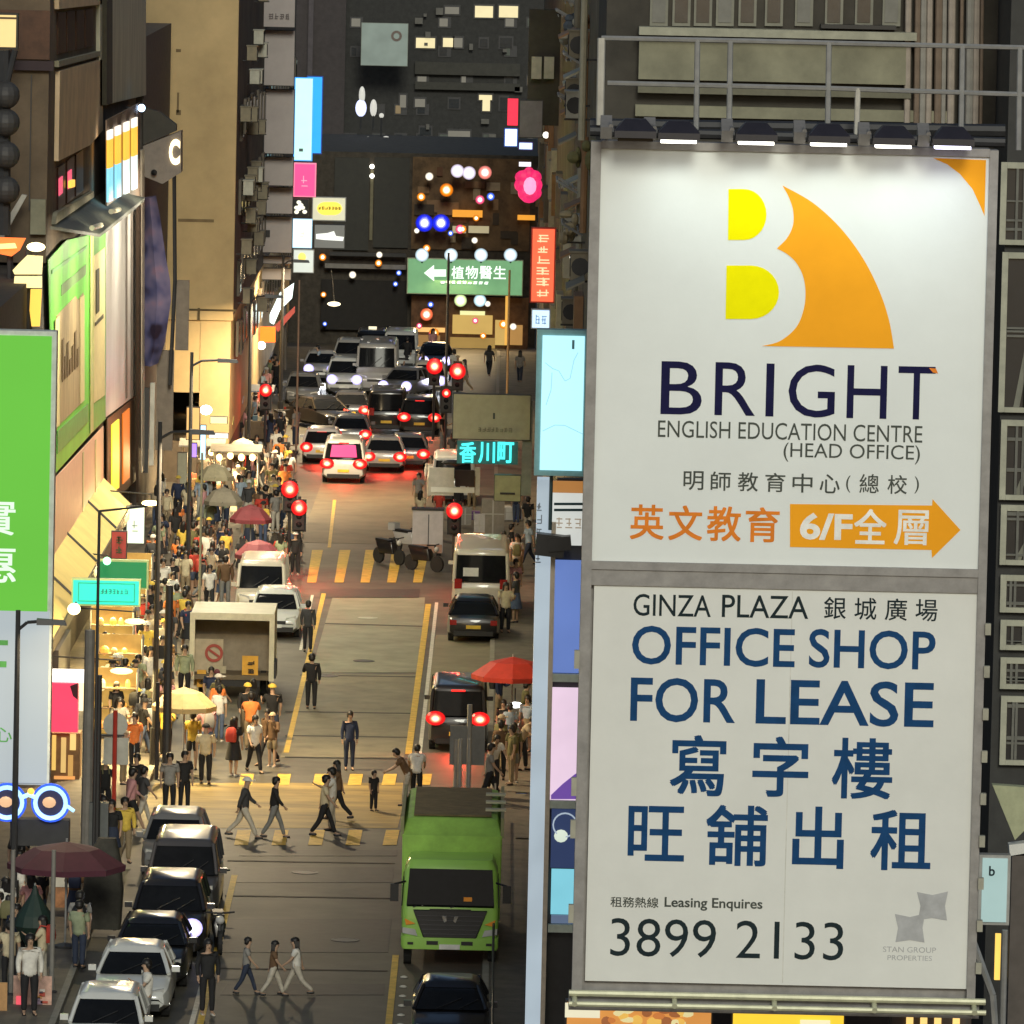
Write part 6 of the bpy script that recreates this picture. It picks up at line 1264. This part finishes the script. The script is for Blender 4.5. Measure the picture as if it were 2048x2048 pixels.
def shirt_mesh(pose, long):
    J = joints(pose); low = lerp(J['pelvis'], J['spine'], -.75); ch = [[(low, (.182, .142)), (lerp(J['pelvis'], J['spine'], .1), (.176, .138)), (J['spine'], (.158, .132)), (J['chest'], (.180, .138)), (lerp(J['chest'], J['neck'], .6), (.13, .105)), (lerp(J['chest'], J['neck'], 1.0), (.066, .066))]]
    for n in 'LR':
        c = [(J['chest'], (.180, .138)), (J['sh' + n], .085)]
        c += [(J['el' + n], .06), (lerp(J['el' + n], J['wr' + n], .93), .043)] if long else [(lerp(J['sh' + n], J['el' + n], .75), .072)]
        ch.append(c)
    return skin('top', ch, J['chest'], dummy)
def legs_mesh(pose, kind):
    J = joints(pose)
    if kind == 'skirt':
        a, b = J['pelvis'], J['kneeL']; kz = min(J['kneeL'][2], J['kneeR'][2]); m = MB()
        m.lathe((0, 0, 0), [(.15, a[2] + .1), (.185, a[2] - .08), (.25, kz + .03), (.24, kz + .02)], 14); me = m.mesh('skirt', dummy, True); return me
    ch = []
    for n in 'LR':
        c = [(lerp(J['pelvis'], J['spine'], .5), (.155, .125)), (J['pelvis'], (.172, .132)), (J['hip' + n], .105), (lerp(J['hip' + n], J['knee' + n], .5), .092), (J['knee' + n], .074)] if kind == 'trousers' else [(lerp(J['pelvis'], J['spine'], .5), (.155, .125)), (J['pelvis'], (.172, .132)), (J['hip' + n], .108), (lerp(J['hip' + n], J['knee' + n], .85), .095)]
        if kind == 'trousers': c += [(lerp(J['knee' + n], J['ankle' + n], .5), .068), (lerp(J['knee' + n], J['ankle' + n], .96), .058)]
        ch.append(c)
    return skin(kind, ch, J['pelvis'], dummy)
def shoes_mesh(pose):
    J = joints(pose); out = []
    for n in 'LR': out.append(skin('shoe', [[(J['heel' + n], .042), (lerp(J['heel' + n], J['toe' + n], .5), .045), (J['toe' + n], .04)]], J['heel' + n], dummy))
    return out
def hair_mesh(pose, kind):
    J = joints(pose); h = Vector(J['head']); ln = POSES[pose][8]; M = Matrix.Rotation(ln, 3, 'X'); b = MB()
    def sp(o, r, **k): b.sphere(h + M @ Vector(o), r, 12, 8, **k)
    if kind == 'cap': sp((0, 0, .03), (.115, .125, .12), lo=.05); b.cbox(h + M @ Vector((0, -.14, .05)), .16, .13, .02, rx=-.15)
    else:
        sp((0, .012, .035), (.108, .122, .112), lo=-.1); sp((0, .045, -.01), (.1, .085, .10))
        if kind == 'long': b.loft([[tuple(h + M @ Vector((x * s, y, z))) for x, y in ((-.1, .0), (.1, .0), (.09, .12), (-.09, .12))] for s, z in ((1, .02), (1.05, -.1), (1.1, -.2), (.8, -.29))])
    return b.mesh('cap' if kind == 'cap' else 'hair', dummy, True)
def eyes_mesh(pose):
    J = joints(pose); h = Vector(J['head']); M = Matrix.Rotation(POSES[pose][8], 3, 'X'); b = MB()
    for s in (-1, 1): b.sphere(h + M @ Vector((s * .034, -.088, -.0)), (.014, .012, .008), 6, 4)
    b.sphere(h + M @ Vector((0, -.085, -.075)), (.024, .012, .006), 6, 4)
    return b.mesh('face', dummy)
def pmesh(k, fn):
    if k not in PM: PM[k] = fn()
    return PM[k]
def part(name, me, m, parent):
    o = bpy.data.objects.new(name, me); C.objects.link(o); o.parent = parent
    o.material_slots[0].link = 'OBJECT'; o.material_slots[0].material = m; return o
TOP = {'white': (.68, .66, .6), 'cream': (.58, .5, .33), 'black': (.015, .015, .016), 'charcoal': (.05, .05, .052), 'grey': (.26, .25, .23), 'navy': (.02, .03, .07), 'sage green': (.28, .32, .2), 'yellow': (.7, .5, .08), 'orange': (.75, .22, .05), 'red': (.5, .05, .03), 'brown': (.14, .08, .04), 'pale blue': (.32, .4, .48), 'pink': (.6, .3, .3), 'olive': (.15, .14, .06), 'beige': (.45, .36, .24)}
BOT = {'black': (.014, .014, .016), 'dark blue': (.025, .035, .065), 'grey': (.2, .2, .19), 'khaki': (.26, .2, .12), 'pale': (.5, .46, .38), 'denim blue': (.07, .1, .17)}
HAIRC = mat('hair_black', (.012, .010, .009), .5)
def person(g, rz, pose, top, bot, label, kind='trousers', long=False, hair='short', capc=None, sc=1.0, group=None, detail=True, shoe=None):
    t = thing('person', label, 'person', g, rz, group); wv = RND.uniform(.92, 1.12); t.scale = (sc * wv, sc * wv, sc)
    bo = bpy.data.objects.new('body', pmesh(('b', pose), lambda: body_mesh(pose))); C.objects.link(bo); bo.parent = t
    part('top', pmesh(('t', pose, long), lambda: shirt_mesh(pose, long)), mat('cloth_' + top.replace(' ', '_'), TOP[top], .85, var=.2, scale=6), t)
    part(kind, pmesh(('l', pose, kind), lambda: legs_mesh(pose, kind)), mat('legs_' + bot.replace(' ', '_'), BOT[bot], .85, var=.2, scale=6), t)
    part('cap' if hair == 'cap' else 'hair', pmesh(('h', pose, hair), lambda: hair_mesh(pose, hair)), mat('cap_cloth', TOP[capc], .8) if hair == 'cap' else HAIRC, t)
    if detail:
        for me in pmesh(('s', pose), lambda: shoes_mesh(pose)): part('shoe', me, mat('shoe_white', (.6, .58, .52), .6) if shoe else black, t)
        part('face', pmesh(('e', pose), lambda: eyes_mesh(pose)), black, t)
    return t
PI = math.pi
def H(px, py, face, pose, top, bot, label, z=0.0, **k): return person(G(px, py, z), face, pose, top, bot, label, **k)
# prominent pedestrians (face: 0 towards the camera, pi away, +-pi/2 sideways)
H(487, 1676, PI / 2, 'stride', 'charcoal', 'pale', 'person in white cap and charcoal jacket crossing nearest the parked cars', hair='cap', capc='white', long=True)
H(548, 1676, PI / 2, 'walk', 'black', 'grey', 'person in black long sleeved top striding across the yellow crossing with grey trousers', long=True)
H(648, 1672, PI / 2, 'walk', 'cream', 'black', 'person in cream top and black trousers walking across the middle of the crossing')
H(675, 1640, -PI / 2, 'stride', 'brown', 'black', 'person in brown top behind the cream topped walker on the crossing', hair='long')
H(662, 1660, -PI / 2, 'phone', 'white', 'pale', 'person in white with pale trousers in the middle group on the crossing')
H(747, 1622, .8, 'stand', 'black', 'black', 'small child all in black alone on the right half of the crossing', sc=.66)
H(698, 1540, .1, 'stand', 'navy', 'dark blue', 'person in navy uniform standing in the road just beyond the crossing', long=True)
H(622, 1418, PI, 'phone', 'black', 'black', 'person all in black standing on the left yellow line beside the open truck', long=True)
H(615, 1304, PI, 'stand', 'charcoal', 'black', 'person in charcoal standing behind the black clad one on the yellow line', long=True)
H(815, 1612, -PI / 2, 'bend', 'brown', 'pale', 'person in brown bending at the corner behind the green truck')
H(832, 1606, PI, 'bend', 'white', 'black', 'person in white bending at the corner behind the green truck')
H(414, 2030, .3, 'stand', 'black', 'black', 'person in black with white shoes beside the left row at the bottom', shoe=True, long=True, sc=1.02)
H(492, 1988, PI / 2, 'walk', 'grey', 'dark blue', 'person in grey top alone in the lower road left of the pair', sc=.8)
H(546, 1992, PI / 2, 'walk', 'brown', 'pale', 'person in brown at the left of the pair in the lower road', sc=.78, hair='long')
H(592, 1990, -PI / 2, 'stride', 'white', 'pale', 'person in white at the right of the pair in the lower road', sc=.82, hair='long')
H(292, 2070, -1.3, 'phone', 'white', 'grey', 'person in white standing between the two white cars')
H(58, 2030, .2, 'stand', 'white', 'black', 'person in white shirt with dark strap standing behind the menu board', z=.13, long=True, sc=1.08)
H(158, 1925, PI, 'stand', 'grey', 'pale', 'person with black backpack and pale trousers seen from behind near the cars', z=.13)
p = G(158, 1925, .13); t = thing('backpack', 'round black backpack on the pale trousered person near the cars', 'backpack', p + Vector((0, -.16, 1.05)))
MB().sphere((0, 0, .16), (.2, .11, .26), 12, 8).build('bag', black, t); MB().path([(-.12, .08, .36), (-.13, .2, .34)], .02).path([(.12, .08, .36), (.13, .2, .34)], .02).build('strap', black, t)
H(410, 1568, PI, 'stand', 'cream', 'black', 'person in cream shirt and black trousers from behind at the kerb below the open truck', hair='cap', capc='black')
H(384, 1540, PI, 'stand', 'yellow', 'black', 'person in yellow top and black shorts at the kerb below the open truck', kind='shorts')
H(508, 1545, .4, 'walk', 'white', 'black', 'person in white by the kerb below the yellow marked board')
H(535, 1530, -.6, 'stride', 'brown', 'black', 'person in brown stepping off the kerb below the yellow marked board', long=True)
H(500, 1500, PI, 'reach', 'orange', 'khaki', 'person in orange reaching towards the open truck tail', long=True)
H(368, 1625, .5, 'stand', 'black', 'black', 'person in black standing by the dark people carrier at the crossing')
H(338, 1630, 0, 'stand', 'grey', 'black', 'person in grey standing by the dark people carrier at the crossing')
H(285, 1655, 2.0, 'walk', 'charcoal', 'pale', 'person in charcoal with pale trousers at the left end of the crossing', z=.13)
H(272, 1632, -.5, 'stand', 'black', 'black', 'person in black at the left end of the crossing', z=.13, kind='shorts')
H(248, 1725, .3, 'stand', 'yellow', 'khaki', 'person in yellow jacket and khaki trousers by the red pole', z=.13, long=True)
H(205, 1722, .9, 'stand', 'orange', 'black', 'person in bright orange beside the red pole', z=.13, long=True)
H(268, 1545, -.3, 'stand', 'orange', 'black', 'person in orange top on the pavement behind the road signs', z=.13)
H(418, 1225, .1, 'walk', 'white', 'black', 'person in white walking beside the pale pole left of the cream van', z=.13)
H(352, 1270, PI, 'stand', 'sage green', 'black', 'person in sage green shirt and black shorts by the pale pole', z=.13, kind='shorts')
H(325, 1215, .2, 'stand', 'white', 'grey', 'person in white beyond the dark green signboard', z=.13)
H(326, 1345, PI, 'stand', 'cream', 'khaki', 'person in cream with pale cap left of the open truck', z=.13, hair='cap', capc='yellow')
H(368, 1400, .0, 'stand', 'sage green', 'black', 'person in sage green top and dark trousers against the open truck side', z=.13, long=True)
H(275, 1420, -.2, 'phone', 'sage green', 'khaki', 'person in sage green among the yellow lit crowd by the poster', z=.13)
H(1010, 1265, .2, 'phone', 'cream', 'black', 'person in cream beside the black saloon on the right pavement', z=.13, hair='long')
H(1030, 1215, .5, 'stand', 'pink', 'khaki', 'person in pink beside the cream minibus', z=.13)
H(1000, 1560, PI, 'stand', 'brown', 'black', 'person in brown beside the black van on the right pavement', z=.13, long=True)
H(1022, 1570, -1.2, 'stand', 'olive', 'khaki', 'person in olive under the red parasol', z=.13)
H(1040, 1540, 1.2, 'bend', 'beige', 'black', 'person in beige bending under the red parasol', z=.13)
H(978, 1605, 1.6, 'walk', 'grey', 'black', 'person in grey and white walking by the right kerb behind the truck', z=.13)
H(985, 1580, .3, 'bend', 'white', 'black', 'person in white bending by the right kerb behind the truck', z=.13)
H(745, 745, .3, 'stand', 'orange', 'black', 'person in orange vest among the farthest traffic')
H(572, 1000, .2, 'stand', 'red', 'black', 'person in red under the near red traffic lights', z=.13)
def backpack(g, fz, c, who):
    o = Vector((0, .17, 1.02)); o.rotate(Matrix.Rotation(fz, 3, 'Z')); t = thing('backpack', c + ' backpack on the ' + who, 'backpack', g + o, fz, 'backpacks in the crowd'); m = mat('bag_' + c, TOP[c], .7)
    MB().loft([rrect(-.14, .14, -.06, .10, .04, 0), rrect(-.16, .16, -.06, .13, .05, .15), rrect(-.14, .14, -.06, .10, .05, .36), rrect(-.08, .08, -.05, .05, .03, .42)]).build('bag', m, t, True)
    for sx in (-.09, .09): MB().path([(sx, -.04, .38), (sx, -.2, .4), (sx, -.3, .2)], .018).build('strap', m, t)
# the crowds
used = set(); pos = []
def crowd(zone, n, xr, yr, seed, z=.13, warm=False, mind=.36, far=False):
    r = random.Random(seed); k = 0; tries = 0
    while k < n and tries < n * 60:
        tries += 1; px = r.uniform(*xr(0) if callable(xr) else xr); py = r.uniform(*yr); g = G(px, py, z)
        if callable(xr):
            a, b = xr(py); px = r.uniform(a, b); g = G(px, py, z)
        if any((g.x - q.x) ** 2 + ((g.y - q.y) * .6) ** 2 < mind ** 2 for q in pos): continue
        top = r.choice(['black', 'charcoal', 'black', 'navy', 'brown', 'white', 'cream', 'white', 'grey', 'black', 'charcoal', 'beige', 'sage green', 'yellow', 'pale blue', 'orange', 'red', 'brown', 'pink', 'navy', 'olive', 'black', 'cream'])
        bot = r.choice(list(BOT)); kd = r.choice(('trousers', 'trousers', 'trousers', 'shorts', 'skirt')); hr = r.choice(('short', 'short', 'long', 'cap')); cc = r.choice(('white', 'black', 'yellow', 'beige')); lg = r.random() < .3
        hd = {'short': 'short dark hair', 'long': 'long dark hair', 'cap': cc + ' cap'}[hr]
        lb = 'person, %s %s %s, %s %s, %s, %s' % ('long' if lg else 'short', 'sleeved', top, bot, kd, hd, zone)
        if lb in used: continue
        used.add(lb); pos.append(g); k += 1; fz = r.uniform(-PI, PI) if r.random() < .4 else r.choice((0, PI)) + r.uniform(-.5, .5)
        if not far and r.random() < .22: backpack(g, fz, r.choice(('black', 'navy', 'red', 'olive', 'grey')), top + ' topped person ' + zone)
        person(g, fz, r.choice(('stand', 'walk', 'stride', 'phone', 'stand')), top, bot, lb, kind=kd, long=lg, hair=hr, capc=cc, sc=r.uniform(.9, 1.04), group='pedestrians in the street crowd', detail=not far, shoe=r.random() < .4)
def kerbx(py): return 1018 - 9.9 * (py + 300) / 27
crowd('by the poster stall', 40, lambda y: (205, min(335, kerbx(y) + 20)), (1310, 1520), 1)
crowd('left of open truck', 20, lambda y: (225, 375), (1235, 1320), 2)
crowd('left of the cream van', 28, lambda y: (300, 455), (1130, 1240), 3)
crowd('behind the cream van', 48, lambda y: (305, 590), (1020, 1160), 4)
crowd('near lit stalls', 34, lambda y: (400, 580), (930, 1030), 5, far=True)
crowd('far up left pavement', 24, lambda y: (470, 600), (760, 920), 6, far=True)
crowd('below open truck', 10, lambda y: (395, 565), (1440, 1560), 7, z=0)
crowd('by maroon parasol', 14, lambda y: (-5, 170), (1780, 1990), 8)
crowd('beside the left car row', 5, lambda y: (200, 265), (1560, 1760), 9)
crowd('right of the minibus', 9, lambda y: (1006, 1058), (1040, 1300), 10, mind=.35)
crowd('under red parasol', 7, lambda y: (992, 1058), (1380, 1600), 11, mind=.35)
crowd('at far right kerb', 10, lambda y: (830, 1000), (900, 1080), 12, far=True)
crowd('at the street end', 12, lambda y: (620, 1040), (712, 790), 13, far=True)
